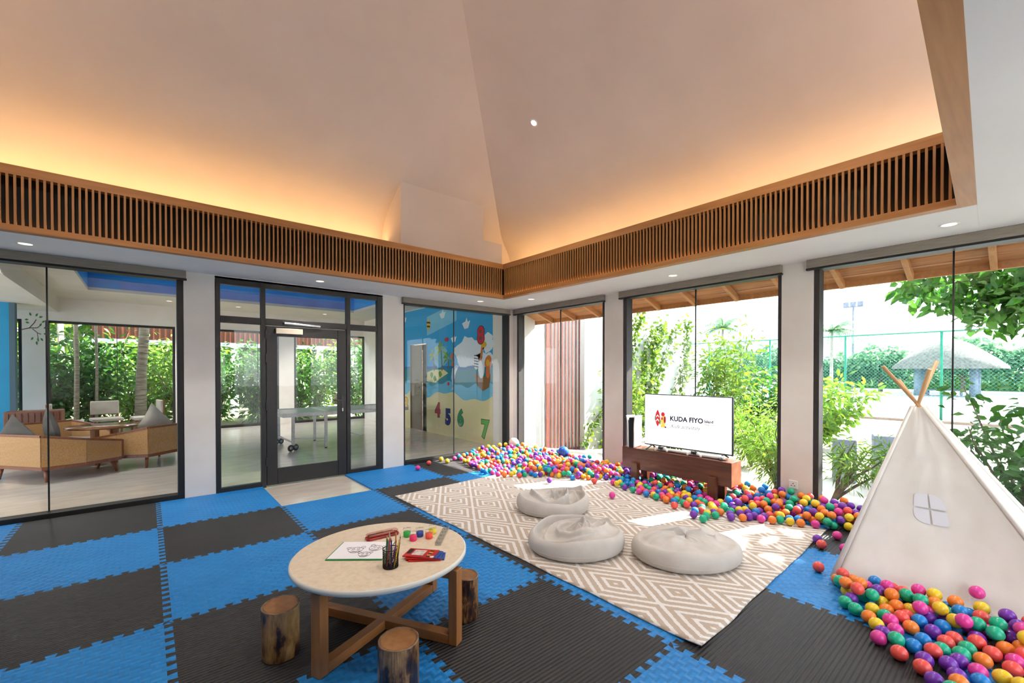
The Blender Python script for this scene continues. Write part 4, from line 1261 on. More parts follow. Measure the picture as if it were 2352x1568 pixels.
# painted branch on the far pier
M['leafpaint'] = pm('leaf_paint', '#2f7a3a', '#3f8f42', rough=0.8, island=True); M['branchpaint'] = pm('branch_paint', '#6a4a36', rough=0.8)
pb = empty('painted_branch', (-1.87, NY1 - 0.002, 2.3), 0, 'green leafed branch painted on the far pier of the lounge', 'wall painting')
m = MB()
def ptube(pts, w):
    for (a, b), (c, d) in zip(pts, pts[1:]):
        L = hypot(c - a, d - b); nx, nz = -(d - b) / L * w, (c - a) / L * w
        m.add([(a - nx, 0, b - nz), (c - nx, 0, d - nz), (c + nx, 0, d + nz), (a + nx, 0, b + nz)], [(0, 1, 2, 3)])
ptube([(-0.3, 0.0), (-0.1, 0.05), (0.02, 0.18), (0.08, 0.28)], 0.012); ptube([(-0.1, 0.05), (0.1, 0.06), (0.2, 0.14)], 0.01); ptube([(-0.02, 0.03), (0.12, -0.08), (0.2, -0.1)], 0.009); ptube([(0.1, -0.06), (0.12, -0.22)], 0.008)
m.build('branch', M['branchpaint'], pb)
m = MB()
for a, b, r in ((-0.22, 0.26, 0.1), (-0.05, 0.36, 2.0), (0.06, 0.36, 0.9), (0.14, 0.34, 0.2), (-0.2, 0.2, -0.2), (0.22, 0.2, 0.6), (0.3, 0.26, 0.1), (0.16, 0.1, 1.0), (0.26, 0.06, 0.2), (0.26, -0.08, -0.2), (0.1, -0.2, -1.2), (0.18, -0.2, -0.8), (0.0, -0.18, -2.2), (0.08, -0.28, -1.5)):
    q = [(0, 0), (0.05, 0.028), (0.11, 0), (0.05, -0.028)]
    m.add([(a + u * cos(r) - v * sin(r), -0.001, b + u * sin(r) + v * cos(r)) for u, v in q], [(0, 1, 2, 3)])
m.build('leaves', M['leafpaint'], pb)
pb.scale = (0.55, 1, 0.8)

# mural wall (continues the garden wall line)
m = MB().box(NX1, NX1 + TH, NY0, 3.35, -0.02, 3.56).box(NX1, NX1 + TH, 4.22, NY1, -0.02, 3.56).box(NX1, NX1 + TH, 3.35, 4.22, 2.12, 3.56)
m = m.build('wall_mural', M['plaster']); tag(m, 'wall of the next room carrying the painted beach mural', kind='structure')
d2 = empty('door_2', (0, 0, 0)); tag(d2, 'taupe door standing in the mural wall', kind='structure')
M['taupe'] = pm('taupe_door', '#8d8070', '#857868', rough=0.5, nscale=4); M['darkroom'] = pm('opening_shade', '#1c1713', rough=0.9)
MB().box(NX1 + 0.02, NX1 + 0.06, 3.62, 4.20, -0.02, 2.10).build('door_leaf', M['taupe'], d2, 0.004)
MB().box(NX1 + 0.02, NX1 + 0.06, 3.37, 3.60, -0.02, 2.10).build('opening_shade_panel', M['darkroom'], d2, 0.004)  # dark sheet: shade of the door opening put into its colour
for a, b in ((3.352, 3.372), (4.20, 4.22)): MB().box(NX1 - 0.01, NX1 + 0.1, a, b, -0.02, 2.12).build('jamb', M['taupe'], d2)
MB().lathe([(0.001, 0), (0.02, 0), (0.02, 0.02), (0.001, 0.02)], n=12).build('knob', M['satin'], d2, loc=(NX1 + 0.0, 3.72, 1.05)).rotation_euler = (0, -pi / 2, 0)
# mural painted as flat fields on that wall
mu = empty('beach_mural', (NX1, 0, 0), 0, 'painted beach mural with sea, palms, boat and big numbers', 'mural')
cols = {'sky': '#2aa3dc', 'skyl': '#7fc8e4', 'sea': '#0f6fae', 'teal': '#0a8494', 'foam': '#5cb4d2', 'sand': '#dfd2a0', 'sandd': '#cdb765', 'white': '#e6eef2', 'palm': '#a4b82c', 'palm2': '#5f9a2e', 'trunk': '#8a6a3a', 'isle': '#e6dda0', 'brown': '#8a5f33', 'orange': '#d9752e', 'red': '#c4263a', 'crimson': '#b23a4c', 'navy': '#1c2f7c', 'green': '#0e8a52', 'lime': '#4fa32a', 'black': '#1e1e22', 'pale': '#b8c6ea', 'yellow': '#e0b32a', 'grey': '#8fa3b8'}
PM_ = {k: pm('mural_' + k, v, rough=0.75) for k, v in cols.items()}
lay = [0]
def paint(nm, poly, col, lv):
    """poly in (Y, z) of the wall"""
    mm = MB(); mm.add([(-0.0015 - 0.0012 * lv, y, z) for y, z in poly], [tuple(range(len(poly)))]); return mm.build(nm, PM_[col], mu)
def wavy(y0, y1, z, amp, k, ph, n=40): return [(y0 + (y1 - y0) * i / n, z + amp * sin(k * i / n + ph) + amp * 0.5 * sin(2.7 * k * i / n + ph)) for i in range(n + 1)]
def bands(y0, y1):
    paint('sky_field', [(y0, 1.55), (y1, 1.55), (y1, 2.985), (y0, 2.985)], 'sky', 0)
    paint('sea_field', [(y0, 1.30), (y1, 1.30), (y1, 1.56), (y0, 1.56)], 'sea', 1)
    paint('teal_water', wavy(y0, y1, 1.50, 0.02, 9, 1) + [(y1, 1.0), (y0, 1.0)], 'teal', 2)
    paint('foam_band', wavy(y0, y1, 1.16, 0.05, 12, 0.4) + [(y1, 0.7), (y0, 0.7)], 'foam', 3)
    paint('sand_field', wavy(y0, y1, 0.90, 0.07, 8, 2.6) + [(y1, -0.02), (y0, -0.02)], 'sand', 4)
bands(0.68, 3.348); bands(4.225, 6.3)
paint('sky_field', [(3.348, 2.125), (4.225, 2.125), (4.225, 2.985), (3.348, 2.985)], 'sky', 0)
def blob(cy, cz, ry, rz, n=18, wob=0.15, sd=0): return [(cy + ry * cos(t) * (1 + wob * noise.noise((cos(t) * 2 + sd, sin(t) * 2, sd))), cz + rz * sin(t) * (1 + wob * noise.noise((cos(t) * 2, sin(t) * 2 + sd, 3)))) for t in [2 * pi * k / n for k in range(n)]]
for k, (cy0, cz0, ry, rz) in enumerate(((1.55, 1.85, 0.55, 0.30), (2.7, 1.78, 0.35, 0.25), (0.85, 2.02, 0.22, 0.2), (5.2, 1.8, 0.5, 0.2), (1.0, 1.68, 0.35, 0.15))): paint('cloud', blob(cy0, cz0, ry, rz, 24, 0.5, k), 'white' if k != 1 else 'skyl', 1.4)
paint('sun_ray_field', [(2.0, 2.55), (3.34, 2.3), (3.34, 2.75), (2.0, 2.95)], 'skyl', 1.2)
def palm(cy0, z0, h, s, col):
    paint('palm_trunk', [(cy0 - 0.02, z0), (cy0 + 0.02, z0), (cy0 + 0.05, z0 + h), (cy0 + 0.02, z0 + h)], 'trunk', 4.4)
    for k in range(6):
        a = -0.5 + k * (pi + 1.0) / 5
        c, d = cos(a), sin(a)
        paint('palm_frond', [(cy0 + 0.035, z0 + h), (cy0 + 0.035 + s * 0.6 * c - 0.12 * s * d, z0 + h + s * 0.6 * d + 0.12 * s * c + 0.03), (cy0 + 0.035 + s * c, z0 + h + s * d * 0.8 - 0.04), (cy0 + 0.035 + s * 0.6 * c + 0.10 * s * d, z0 + h + s * 0.5 * d - 0.10 * s * c)], col, 4.6 + 0.05 * k)
palm(2.62, 1.45, 0.48, 0.30, 'palm'); palm(2.98, 1.45, 0.34, 0.24, 'palm'); palm(2.32, 1.50, 0.22, 0.24, 'palm2')
paint('island', [(2.35, 1.40), (2.55, 1.48), (3.0, 1.48), (3.33, 1.42), (3.33, 1.20), (2.9, 1.18), (2.75, 1.26)], 'isle', 4.2)
for y_, z_ in ((3.1, 1.35), (2.95, 1.27), (2.7, 1.38)): paint('bush', blob(y_, z_, 0.07, 0.07, 12, 0.6, y_), 'palm2', 4.3)
paint('dolphin', [(2.22, 1.02), (2.10, 1.05), (2.16, 1.10), (2.02, 1.42), (1.90, 1.56), (2.02, 1.58), (2.18, 1.50), (2.22, 1.30), (2.16, 1.12)], 'pale', 4.8)
paint('dolphin_belly', [(2.06, 1.36), (1.96, 1.50), (2.04, 1.52), (2.12, 1.42)], 'white', 4.9)
# boat of animals
paint('boat_hull', [(0.72, 1.40), (0.80, 1.12), (1.00, 1.04), (1.20, 1.14), (1.34, 1.40), (1.1, 1.34), (0.92, 1.34)], 'brown', 4.8)
paint('animal_white', blob(1.06, 1.50, 0.11, 0.20, 16, 0.2, 4), 'white', 4.9)
paint('animal_striped', blob(1.24, 1.62, 0.09, 0.15, 14, 0.1, 5), 'white', 5.0)
for q in range(5): paint('stripe', [(1.16, 1.52 + 0.055 * q), (1.32, 1.54 + 0.055 * q), (1.32, 1.56 + 0.055 * q), (1.16, 1.535 + 0.055 * q)], 'black', 5.1)
paint('giraffe_neck', [(1.06, 1.66), (1.12, 1.66), (1.06, 1.95), (1.0, 1.95)], 'orange', 5.0); paint('giraffe_head', blob(0.98, 1.98, 0.10, 0.06, 12, 0.2, 6), 'yellow', 5.1)
paint('lion_mane', blob(0.83, 1.62, 0.12, 0.14, 20, 0.4, 7), 'orange', 5.0); paint('lion_face', blob(0.84, 1.61, 0.06, 0.07, 12, 0.1, 8), 'yellow', 5.1); paint('lion_body', blob(0.84, 1.42, 0.07, 0.12, 12, 0.2, 9), 'orange', 4.95)
for k, (y_, z_, s_) in enumerate(((1.62, 2.42, 0.16), (2.12, 2.14, 0.12), (2.6, 2.72, 0.14), (5.0, 2.5, 0.1), (5.6, 2.45, 0.12), (4.55, 2.78, 0.12))):
    paint('bird', [(y_ + s_, z_ + 0.3 * s_), (y_ + 0.2 * s_, z_ + 0.5 * s_), (y_ - 0.1 * s_, z_ + 1.0 * s_), (y_ - 0.4 * s_, z_ + 0.4 * s_), (y_ - s_, z_ + 0.6 * s_), (y_ - 0.5 * s_, z_ - 0.4 * s_), (y_ + 0.4 * s_, z_ - 0.5 * s_)], 'white', 2)
paint('bee_body', blob(3.26, 2.56, 0.09, 0.13, 14, 0.1, 2), 'yellow', 2.0); paint('bee_stripe', [(3.17, 2.58), (3.35, 2.60), (3.35, 2.64), (3.17, 2.62)], 'black', 2.2); paint('bee_stripe', [(3.18, 2.49), (3.34, 2.51), (3.34, 2.545), (3.18, 2.53)], 'black', 2.2)
paint('crab', blob(2.16, 1.60, 0.05, 0.05, 12, 0.3, 11), 'orange', 5); paint('pennant', [(2.28, 1.78), (2.14, 1.86), (2.16, 1.66)], 'orange', 5)
paint('fish', blob(2.42, 2.16, 0.10, 0.05, 12, 0.1, 12), 'crimson', 2.4); paint('fish', blob(2.34, 1.16, 0.05, 0.04, 12, 0.1, 13), 'red', 5)
def digit(ch, y, z, size, col):
    cu = bpy.data.curves.new('painted_number', 'FONT'); cu.body = ch; cu.size = size; cu.offset = 0.022; cu.extrude = 0.0005; cu.align_x = 'CENTER'; cu.resolution_u = 4
    for lv, off, cc in ((5.3, 0.034, 'black'), (5.8, 0.022, col)):
        cu.offset = off
        tmp = bpy.data.objects.new('tmp', cu); COL.objects.link(tmp)
        bpy.context.view_layer.update()
        me = bpy.data.meshes.new_from_object(tmp.evaluated_get(bpy.context.evaluated_depsgraph_get()))
        bpy.data.objects.remove(tmp, do_unlink=True)
        me.materials.clear()
        me.transform(Matrix(((0, 0, -1, 0), (-1, 0, 0, 0), (0, 1, 0, 0), (0, 0, 0, 1))))
        o = link('painted_number' if cc != 'black' else 'number_outline', me, PM_[cc], mu); o.location = (-0.0015 - 0.0012 * lv, y, z)
digit('4', 2.82, 0.40, 0.42, 'crimson'); digit('5', 2.36, 0.26, 0.46, 'navy'); digit('6', 1.84, 0.28, 0.46, 'green'); digit('7', 0.94, 0.12, 0.48, 'lime'); digit('8', 1.08, 2.02, 0.46, 'red'); digit('2', 4.45, 0.5, 0.36, 'yellow')
# rainbow seen through the door sidelight
for k, c in enumerate(('red', 'yellow', 'foam', 'navy')):
    r0 = 0.42 - 0.05 * k
    paint('rainbow_arc', [(5.9 + r0 * cos(t), 1.75 + r0 * sin(t)) for t in [pi * i / 16 for i in range(17)]] + [(5.9 + (r0 - 0.05) * cos(t), 1.75 + (r0 - 0.05) * sin(t)) for t in [pi * i / 16 for i in range(16, -1, -1)]], c, 2)

# ------------------------------------------------------------------ lounge furniture
M['rattan'] = pm('woven_cane', '#b98d58', '#a67a47', rough=0.6, nscale=160, stretch=(1, 1, 0.25), lo=0.4, hi=0.6, bump=0.3, bscale=240)
M['lwood'] = woodmat('lounge_wood', '#8a4f2c', '#6d3a20', 'X', rough=0.4)
M['cushion'] = pm('pale_grey_upholstery', '#b9b1a4', '#aca497', rough=0.9, nscale=8, bump=0.15, bscale=200)
M['pillow'] = pm('charcoal_pillow', '#5b5752', '#4c4945', rough=0.95, nscale=9, bump=0.2, bscale=200)
def pillow_mesh(w, h, d, n=14):
    mm = MB(); vs = []
    for sd in (-1, 1):
        for i in range(n + 1):
            for j in range(n + 1):
                u, v = -1 + 2 * i / n, -1 + 2 * j / n
                b_ = max(0, (1 - u * u)) ** 0.5 * max(0, (1 - v * v)) ** 0.5
                pin = 1 - 0.10 * (1 - abs(u)) * abs(v) - 0.0
                pin2 = 1 - 0.10 * (1 - abs(v)) * abs(u)
                vs.append((u * w / 2 * pin2, sd * d / 2 * b_, v * h / 2 * pin))
    fs = []; S = (n + 1) ** 2
    for s_ in (0, 1):
        for i in range(n):
            for j in range(n):
                a = s_ * S + i * (n + 1) + j; q = (a, a + 1, a + n + 2, a + n + 1)
                fs.append(q if s_ else tuple(reversed(q)))
    mm.add(vs, fs, True); return mm
def cane_chair(label, loc, rz, W_=1.0, D=0.72):
    """three-sided woven chair, its back towards local -Y"""
    t = empty('cane_lounge_chair', (loc[0], loc[1], -0.02), rz, label, 'lounge chair', 'cane lounge chairs round the lounge table')
    hw = W_ / 2; z0_, z1_ = 0.20, 0.20
    plan = [(-hw, D * 0.55), (-hw, 0.02), (-hw * 0.72, -D * 0.42), (hw * 0.72, -D * 0.42), (hw, 0.02), (hw, D * 0.55)]
    hts = [0.44, 0.52, 0.60, 0.60, 0.52, 0.44]
    MB().prism(list(reversed(plan)) if False else plan, 0.05, (0, 0, 0.165)).build('seat_frame', M['lwood'], t, 0.004)
    for (a, b_), (za, zb) in zip(zip(plan, plan[1:]), zip(hts, hts[1:])):
        mm = MB(); ax_, ay_ = a; bx_, by_ = b_
        L = hypot(bx_ - ax_, by_ - ay_); nx, ny = -(by_ - ay_) / L * 0.012, (bx_ - ax_) / L * 0.012
        mm.add([(ax_ - nx, ay_ - ny, 0.215), (bx_ - nx, by_ - ny, 0.215), (bx_ - nx, by_ - ny, zb), (ax_ - nx, ay_ - ny, za), (ax_ + nx, ay_ + ny, 0.215), (bx_ + nx, by_ + ny, 0.215), (bx_ + nx, by_ + ny, zb), (ax_ + nx, ay_ + ny, za)],
               [(0, 3, 2, 1), (4, 5, 6, 7), (0, 1, 5, 4), (1, 2, 6, 5), (2, 3, 7, 6), (3, 0, 4, 7)])
        mm.build('cane_panel', M['rattan'], t)
        MB().bar((ax_, ay_, za + 0.012), (bx_, by_, zb + 0.012), 0.034, 0.03).build('top_rail', M['lwood'], t, 0.003)
    for (a, z_) in ((plan[0], 0.44), (plan[-1], 0.44)):
        MB().bar((a[0], a[1], 0.2), (a[0], a[1], z_ + 0.02), 0.03, 0.03).build('front_post', M['lwood'], t, 0.003)
    MB().prism([(-hw + 0.04, D * 0.60), (-hw + 0.04, 0.04), (-hw * 0.70, -D * 0.36), (hw * 0.70, -D * 0.36), (hw - 0.04, 0.04), (hw - 0.04, D * 0.60)], 0.13, (0, 0, 0.216)).build('seat_cushion', M['cushion'], t, 0.05, seg=4)
    for x_, y_ in ((-hw * 0.86, D * 0.48), (hw * 0.86, D * 0.48), (-hw * 0.62, -D * 0.32), (hw * 0.62, -D * 0.32)):
        MB().tube([(x_, y_, 0.17), (x_ * 1.07, y_ * 1.05, 0.0)], [0.026, 0.014], 10).build('leg', M['lwood'], t)
    return t
cane_chair('woven cane lounge chair at the left of the lounge window, its back to the glass', (-1.12, 2.72), radians(-52), 1.25, 0.85)
cane_chair('woven cane lounge chair beside the black window frame, partly cut off by it', (-0.02, 2.95), radians(42), 1.05, 0.80)
cane_chair('woven cane lounge chair behind the lounge table, facing the window', (-1.25, 4.15), radians(-150), 1.1, 0.8)
def pillow(loc, rot, w, lb):
    o = pillow_mesh(w, w, 0.16).build('throw_pillow', M['pillow'], loc=loc); o.rotation_euler = rot
    tag(o, lb, 'pillow', 'charcoal throw pillows in the lounge')
pillow((-1.42, 2.72, 0.545), (radians(8), radians(42), radians(-40)), 0.46, 'charcoal pillow leaning at the far left end of the lounge')
pillow((-1.13, 3.02, 0.575), (radians(12), radians(46), radians(-70)), 0.50, 'charcoal pillow standing on its corner behind the thin glass joint')
o = pillow_mesh(0.50, 0.50, 0.16).build('throw_pillow', M['cushion'], loc=(0.02, 3.05, 0.59)); o.rotation_euler = (radians(-15), radians(44), radians(40)); tag(o, 'pale grey pillow on its corner in the cane chair by the window frame', 'pillow')
lt = empty('lounge_table', (-0.60, 3.45, 0.0205), 0, 'round wooden lounge table with a reflective top', 'table')
MB().lathe([(0.001, 0.53), (0.45, 0.53), (0.455, 0.54), (0.455, 0.555), (0.45, 0.56), (0.001, 0.56)], n=48).build('top', woodmat('lounge_table_top', '#8a5a38', '#74482a', 'X', rough=0.12), lt)
for k in range(4):
    a = pi / 4 + k * pi / 2
    MB().bar((0.16 * cos(a), 0.16 * sin(a), 0.53), (0.16 * cos(a), 0.16 * sin(a), -0.04), 0.08, 0.05, (cos(a), sin(a), 0)).build('leg', M['teak'], lt, 0.003)
MB().bar((-0.16, -0.0, 0.03), (0.16, 0.0, 0.03), 0.05, 0.05).build('stretcher', M['teakx'], lt)
# upright dining chairs further back
def side_chair(label, loc, rz):
    t = empty('dining_chair', (loc[0], loc[1], -0.02), rz, label, 'chair', 'upholstered wooden chairs at the back of the lounge')
    MB().box(-0.24, 0.24, -0.23, 0.25, 0.44, 0.50).build('seat', M['cushion'], t, 0.02, seg=3)
    MB().box(-0.22, 0.22, 0.20, 0.25, 0.56, 0.84).build('backrest', M['cushion'], t, 0.02, seg=3)
    for x_ in (-0.2, 0.2):
        MB().bar((x_, -0.2, 0), (x_, -0.2, 0.44), 0.035, 0.035, (0, 1, 0)).build('leg', M['lwood'], t, 0.003)
        MB().bar((x_, 0.24, 0), (x_, 0.26, 0.84), 0.035, 0.03, (0, 1, 0)).build('leg', M['lwood'], t, 0.003)
    return t
side_chair('upholstered wooden chair at the back of the lounge, left one', (-1.25, 5.9), radians(95))
side_chair('upholstered wooden chair at the back of the lounge, right one', (-0.10, 6.2), radians(-80))
side_chair('upholstered wooden chair at the back of the lounge, middle one', (-0.72, 6.3), radians(10))
# slatted cabinet below the painted pier
cb = empty('slatted_cabinet', (-1.62, 5.6, -0.02), 0, 'small slatted wooden cabinet against the far pier', 'cabinet')
MB().box(-0.35, 0.35, -0.2, 0.2, 0.05, 0.75).build('body', M['lwood'], cb, 0.004)
for k in range(9): MB().box(-0.33 + k * 0.076, -0.29 + k * 0.076, -0.225, -0.2, 0.08, 0.72).build('slat', M['walnutleg'], cb)
# wheeled folding games table behind the door
gt = empty('folding_games_table', (2.9, 3.15, -0.02), radians(2), 'wheeled grey aluminium folding table standing behind the glass door', 'table')
MB().box(-1.15, 1.25, -0.60, 0.62, 0.665, 0.69).build('top_panel', pm('grey_table_top', '#8f9596', '#878d8f', rough=0.25, nscale=3), gt, 0.003)
for y_ in (-0.61, 0.61): MB().box(-1.17, 1.27, y_ - 0.015, y_ + 0.015, 0.63, 0.70).build('side_rail', M['metal'], gt, 0.003)
for x_ in (-1.16, 1.26): MB().box(x_ - 0.015, x_ + 0.015, -0.6, 0.6, 0.63, 0.70).build('end_rail', M['metal'], gt, 0.003)
for x_, y_, w_ in ((-0.98, -0.5, 1), (-0.98, 0.5, 1), (-0.42, -0.55, 0), (-0.3, 0.5, 0), (0.3, 0.52, 1), (0.9, -0.5, 0)):
    lg = MB().box(x_ - 0.025, x_ + 0.025, y_ - 0.02, y_ + 0.02, 0.10 if w_ else 0.02, 0.65).build('leg', M['metal'], gt, 0.003)
    if w_:
        for s_ in (-0.05, 0.05):
            wh = MB().lathe([(0.02, -0.014), (0.056, -0.014), (0.06, -0.008), (0.06, 0.008), (0.056, 0.014), (0.02, 0.014)], n=20)
            o = wh.build('caster_wheel', M['black'], lg); o.location = (x_ + s_, y_ + s_ * 0.6, 0.06); o.rotation_euler = (pi / 2, 0, 0.5)
            hb = MB().lathe([(0.001, -0.016), (0.03, -0.016), (0.03, 0.016), (0.001, 0.016)], n=16).build('hub', M['metal'], lg); hb.location = o.location; hb.rotation_euler = o.rotation_euler
    else:
        MB().lathe([(0.001, 0), (0.022, 0), (0.022, 0.02), (0.001, 0.02)], (x_, y_, 0), 12).build('rubber_foot', M['black'], lg)
for x_ in (-0.98, 0.3): MB().bar((x_, -0.5, 0.16), (x_, 0.5, 0.16), 0.03, 0.03).build('cross_bar', M['metal'], gt)
MB().bar((-0.98, -0.48, 0.22), (-0.42, -0.5, 0.18), 0.012, 0.012).build('brace', M['metal'], gt)
# ================================================================== OUTSIDE: EAVE, WALLS, GROUND
M['sand'] = pm('sandy_ground', '#d2c9ba', '#aea18d', rough=0.95, nscale=1.6, detail=8, bump=0.4, bscale=9)
M['court'] = pm('court_surface', '#c4c9d2', '#bcc2cc', rough=0.8, nscale=0.3)
M['extwall'] = pm('white_render', '#efece6', '#e6e2da', rough=0.9, nscale=1.5, bump=0.05, bscale=30)
M['eave'] = woodmat('eave_boards', '#b57a44', '#96602f', 'Y', rough=0.6)
M['rafter'] = woodmat('eave_rafter', '#c48d57', '#ad7543', 'X', rough=0.6)
def gz(x, y):
    z = -0.10 - 0.40 * min(1, max(0, (x - 5.4) / 2.6))
    return z + (0.05 * noise.noise((x * 0.8, y * 0.8, 0)) + 0.02 * noise.noise((x * 3, y * 3, 1)) if x < 20 else 0)
m = MB(); xs = [XR + TH - 0.02 + 0.3 * i for i in range(40)] + [17.2 + 4 * i for i in range(32)]; ys = [-60 + 6 * i for i in range(8)] + [-12 + 0.45 * i for i in range(32)] + [3 + 8 * i for i in range(12)]
vs = [(x, y, gz(x, y)) for x in xs for y in ys]; ny = len(ys)
fs = [(i * ny + j, (i + 1) * ny + j, (i + 1) * ny + j + 1, i * ny + j + 1) for i in range(len(xs) - 1) for j in range(ny - 1)]
g = m.add(vs, fs, True).build('garden_ground', M['sand']); tag(g, 'pale sandy garden ground outside the windows', kind='structure')
g = MB().box(-30, XR + TH - 0.02, -40, YN - TH, -0.4, -0.12).build('forecourt_ground', M['sand']); tag(g, 'sandy ground behind the viewer', kind='structure')
g = MB().box(23.4, 100, -45, 40, -0.60, -0.44).build('court_ground', M['court']); tag(g, 'pale sports court surface beyond the fence', kind='structure')
g = MB().box(-30, XR + TH, NY1 + 0.2, 60, -0.4, -0.12).build('courtyard_ground', pm('courtyard_soil', '#6f7a4a', '#8a7a58', rough=0.95, nscale=1.2)); tag(g, 'shaded planted ground of the courtyard', kind='structure')

ev = empty('roof_eave', (0, 0, 0)); tag(ev, 'timber boarded roof eave with rafters over the garden windows', kind='structure')
XE, ZE, SLE = 6.27, 2.445, 0.36
def ez(x): return ZE + (XE - x) * SLE
YE0, YE1 = -9.0, 0.90
nb = 7
for k in range(nb):
    xa = XR + TH + (XE - XR - TH) * k / nb + 0.003; xb = XR + TH + (XE - XR - TH) * (k + 1) / nb - 0.003
    MB().add([(xa, YE0, ez(xa) + 0.06), (xb, YE0, ez(xb) + 0.06), (xb, YE1, ez(xb) + 0.06), (xa, YE1, ez(xa) + 0.06), (xa, YE0, ez(xa) + 0.08), (xb, YE0, ez(xb) + 0.08), (xb, YE1, ez(xb) + 0.08), (xa, YE1, ez(xa) + 0.08)],
             [(3, 2, 1, 0), (4, 5, 6, 7), (0, 1, 5, 4), (1, 2, 6, 5), (2, 3, 7, 6), (3, 0, 4, 7)]).build('board', M['eave'], ev)
MB().box(XE - 0.02, XE + 0.02, YE0, YE1, ZE - 0.005, ZE + 0.14).build('fascia', M['rafter'], ev, 0.003)
MB().box(XR + TH + 0.001, XE + 0.05, YE0, YE1 + 0.02, ZE + 0.50, ZE + 0.55).build('roof_cover', M['plaster'], ev)
y = 0.85
while y > -8.9:
    MB().bar((XR + TH, y, ez(XR + TH) + 0.02), (XE - 0.02, y, ez(XE) + 0.02), 0.05, 0.085).build('rafter', M['rafter'], ev, 0.003)
    y -= 0.62
MB().box(XL - 0.3, XE + 0.05, YN - TH - 1.3, YN - TH - 0.001, 2.62, 2.70).build('added_sun_overhang', M['eave'], ev)  # unseen overhang added to keep sun off the floor behind the camera
# wing wall, recess, long white wall
m = MB(); m.box(XR + TH, 6.20, 0.72, 0.95, -0.6, 3.4); m.box(6.1, 6.95, 1.02, 1.2, -0.6, 4.6); m.box(6.90, 8.0, 0.99, 1.2, -0.6, 4.6)
m.box(7.95, 12.55, 0.86, 1.1, -0.6, 3.05)
m = m.build('garden_wall', M['extwall']); tag(m, 'white rendered wall running out into the garden', kind='structure')
M['redslat'] = woodmat('red_brown_slat', '#74382a', '#5c2a1e', 'Z', rough=0.6)
sc = empty('slatted_screen', (0, 0, 0), 0, 'tall red brown vertical slat screen fixed to the garden wall', 'screen')
for k in range(10):
    x = 6.80 + 0.118 * k
    MB().box(x - (0.05 if k == 0 else 0.022), x + (0.05 if k == 0 else 0.022), 0.945, 0.957, -0.55, 4.2).build('slat', M['redslat'], sc)
for z in (-0.45, 4.1): MB().box(6.78, 7.9, 0.9575, 0.988, z, z + 0.06).build('batten', M['redslat'], sc)

# ------------------------------------------------------------------ plants
M['leafA'] = leafmat('leaf_yellow_green', '#7f9a2a', '#47701f'); M['leafB'] = leafmat('leaf_mid_green', '#4a7f26', '#2a5c1a'); M['leafC'] = leafmat('leaf_deep_green', '#3f7a2a', '#24561f')
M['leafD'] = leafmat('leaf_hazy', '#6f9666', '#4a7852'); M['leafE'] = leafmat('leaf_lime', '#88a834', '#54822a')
M['bark'] = pm('garden_bark', '#7a6a54', '#54473a', rough=0.9, nscale=12, bump=0.3); M['palmbark'] = pm('palm_bark', '#b9ad9c', '#857868', rough=0.9, nscale=5, stretch=(1, 1, 8), bump=0.3)
def leaf(mb, p, d, L, w, rg):
    d = d.normalized(); u = Vector((rg.uniform(-1, 1), rg.uniform(-1, 1), rg.uniform(0.2, 1)))
    s_ = d.cross(u)
    if s_.length < 1e-4: s_ = Vector((1, 0, 0))
    s_.normalize(); up = s_.cross(d).normalized()
    mid = p + d * L * 0.45 + up * w * 0.15; tip = p + d * L - Vector((0, 0, L * 0.12))
    if w > 0.05:
        a = p + d * L * 0.22 + up * w * 0.1; c = p + d * L * 0.62 + up * w * 0.12 - Vector((0, 0, L * 0.04))
        mb.add([p, a + s_ * w * 0.40, c + s_ * w * 0.46, tip, c - s_ * w * 0.46, a - s_ * w * 0.40, a - up * w * 0.12, c - up * w * 0.10], [(0, 1, 6), (1, 2, 7, 6), (2, 3, 7), (0, 6, 5), (6, 7, 4, 5), (7, 3, 4)])
    else:
        mb.add([p, mid + s_ * w / 2, tip, mid - s_ * w / 2], [(0, 1, 2), (0, 2, 3)])
def shrub(name, label, base, H, spread, nst, nleaf, L, w, mat, seed, lean=(0, 0), droop=0.3, low=0.15, group=None, cat='shrub', bark='bark', r0=0.018):
    rg = random.Random(seed)
    t = empty(name, base, 0, label, cat, group)
    br = MB(); fo = MB()
    for k in range(nst):
        a = 2 * pi * (k + rg.random() * 0.6) / nst; sp = spread * rg.uniform(0.45, 1.0); h = H * rg.uniform(0.6, 1.05)
        pts = []
        for i in range(7):
            q = i / 6
            pts.append(Vector((cos(a) * sp * q ** 1.3 + lean[0] * q + 0.04 * rg.uniform(-1, 1) * q, sin(a) * sp * q ** 1.3 + lean[1] * q + 0.04 * rg.uniform(-1, 1) * q, h * (q - droop * 0.25 * q * q))))
        br.tube(pts, [r0 * (1 - 0.8 * i / 6) for i in range(7)], 6)
        for _ in range(nleaf // nst):
            q = low + (1 - low) * rg.random() ** 0.8; f = q * 6; i = min(5, int(f)); p = pts[i].lerp(pts[i + 1], f - i)
            tw = Vector((rg.gauss(0, 1), rg.gauss(0, 1), rg.gauss(0.1, 0.7))).normalized()
            p2 = p + tw * rg.random() * 0.26 * H * 0.6
            leaf(fo, p2, tw + Vector((0, 0, -droop * rg.random())), L * rg.uniform(0.6, 1.2), w * rg.uniform(0.7, 1.2), rg)
    br.build('branches', M[bark], t); fo.build('foliage', M[mat] if isinstance(mat, str) else mat, t)
    return t
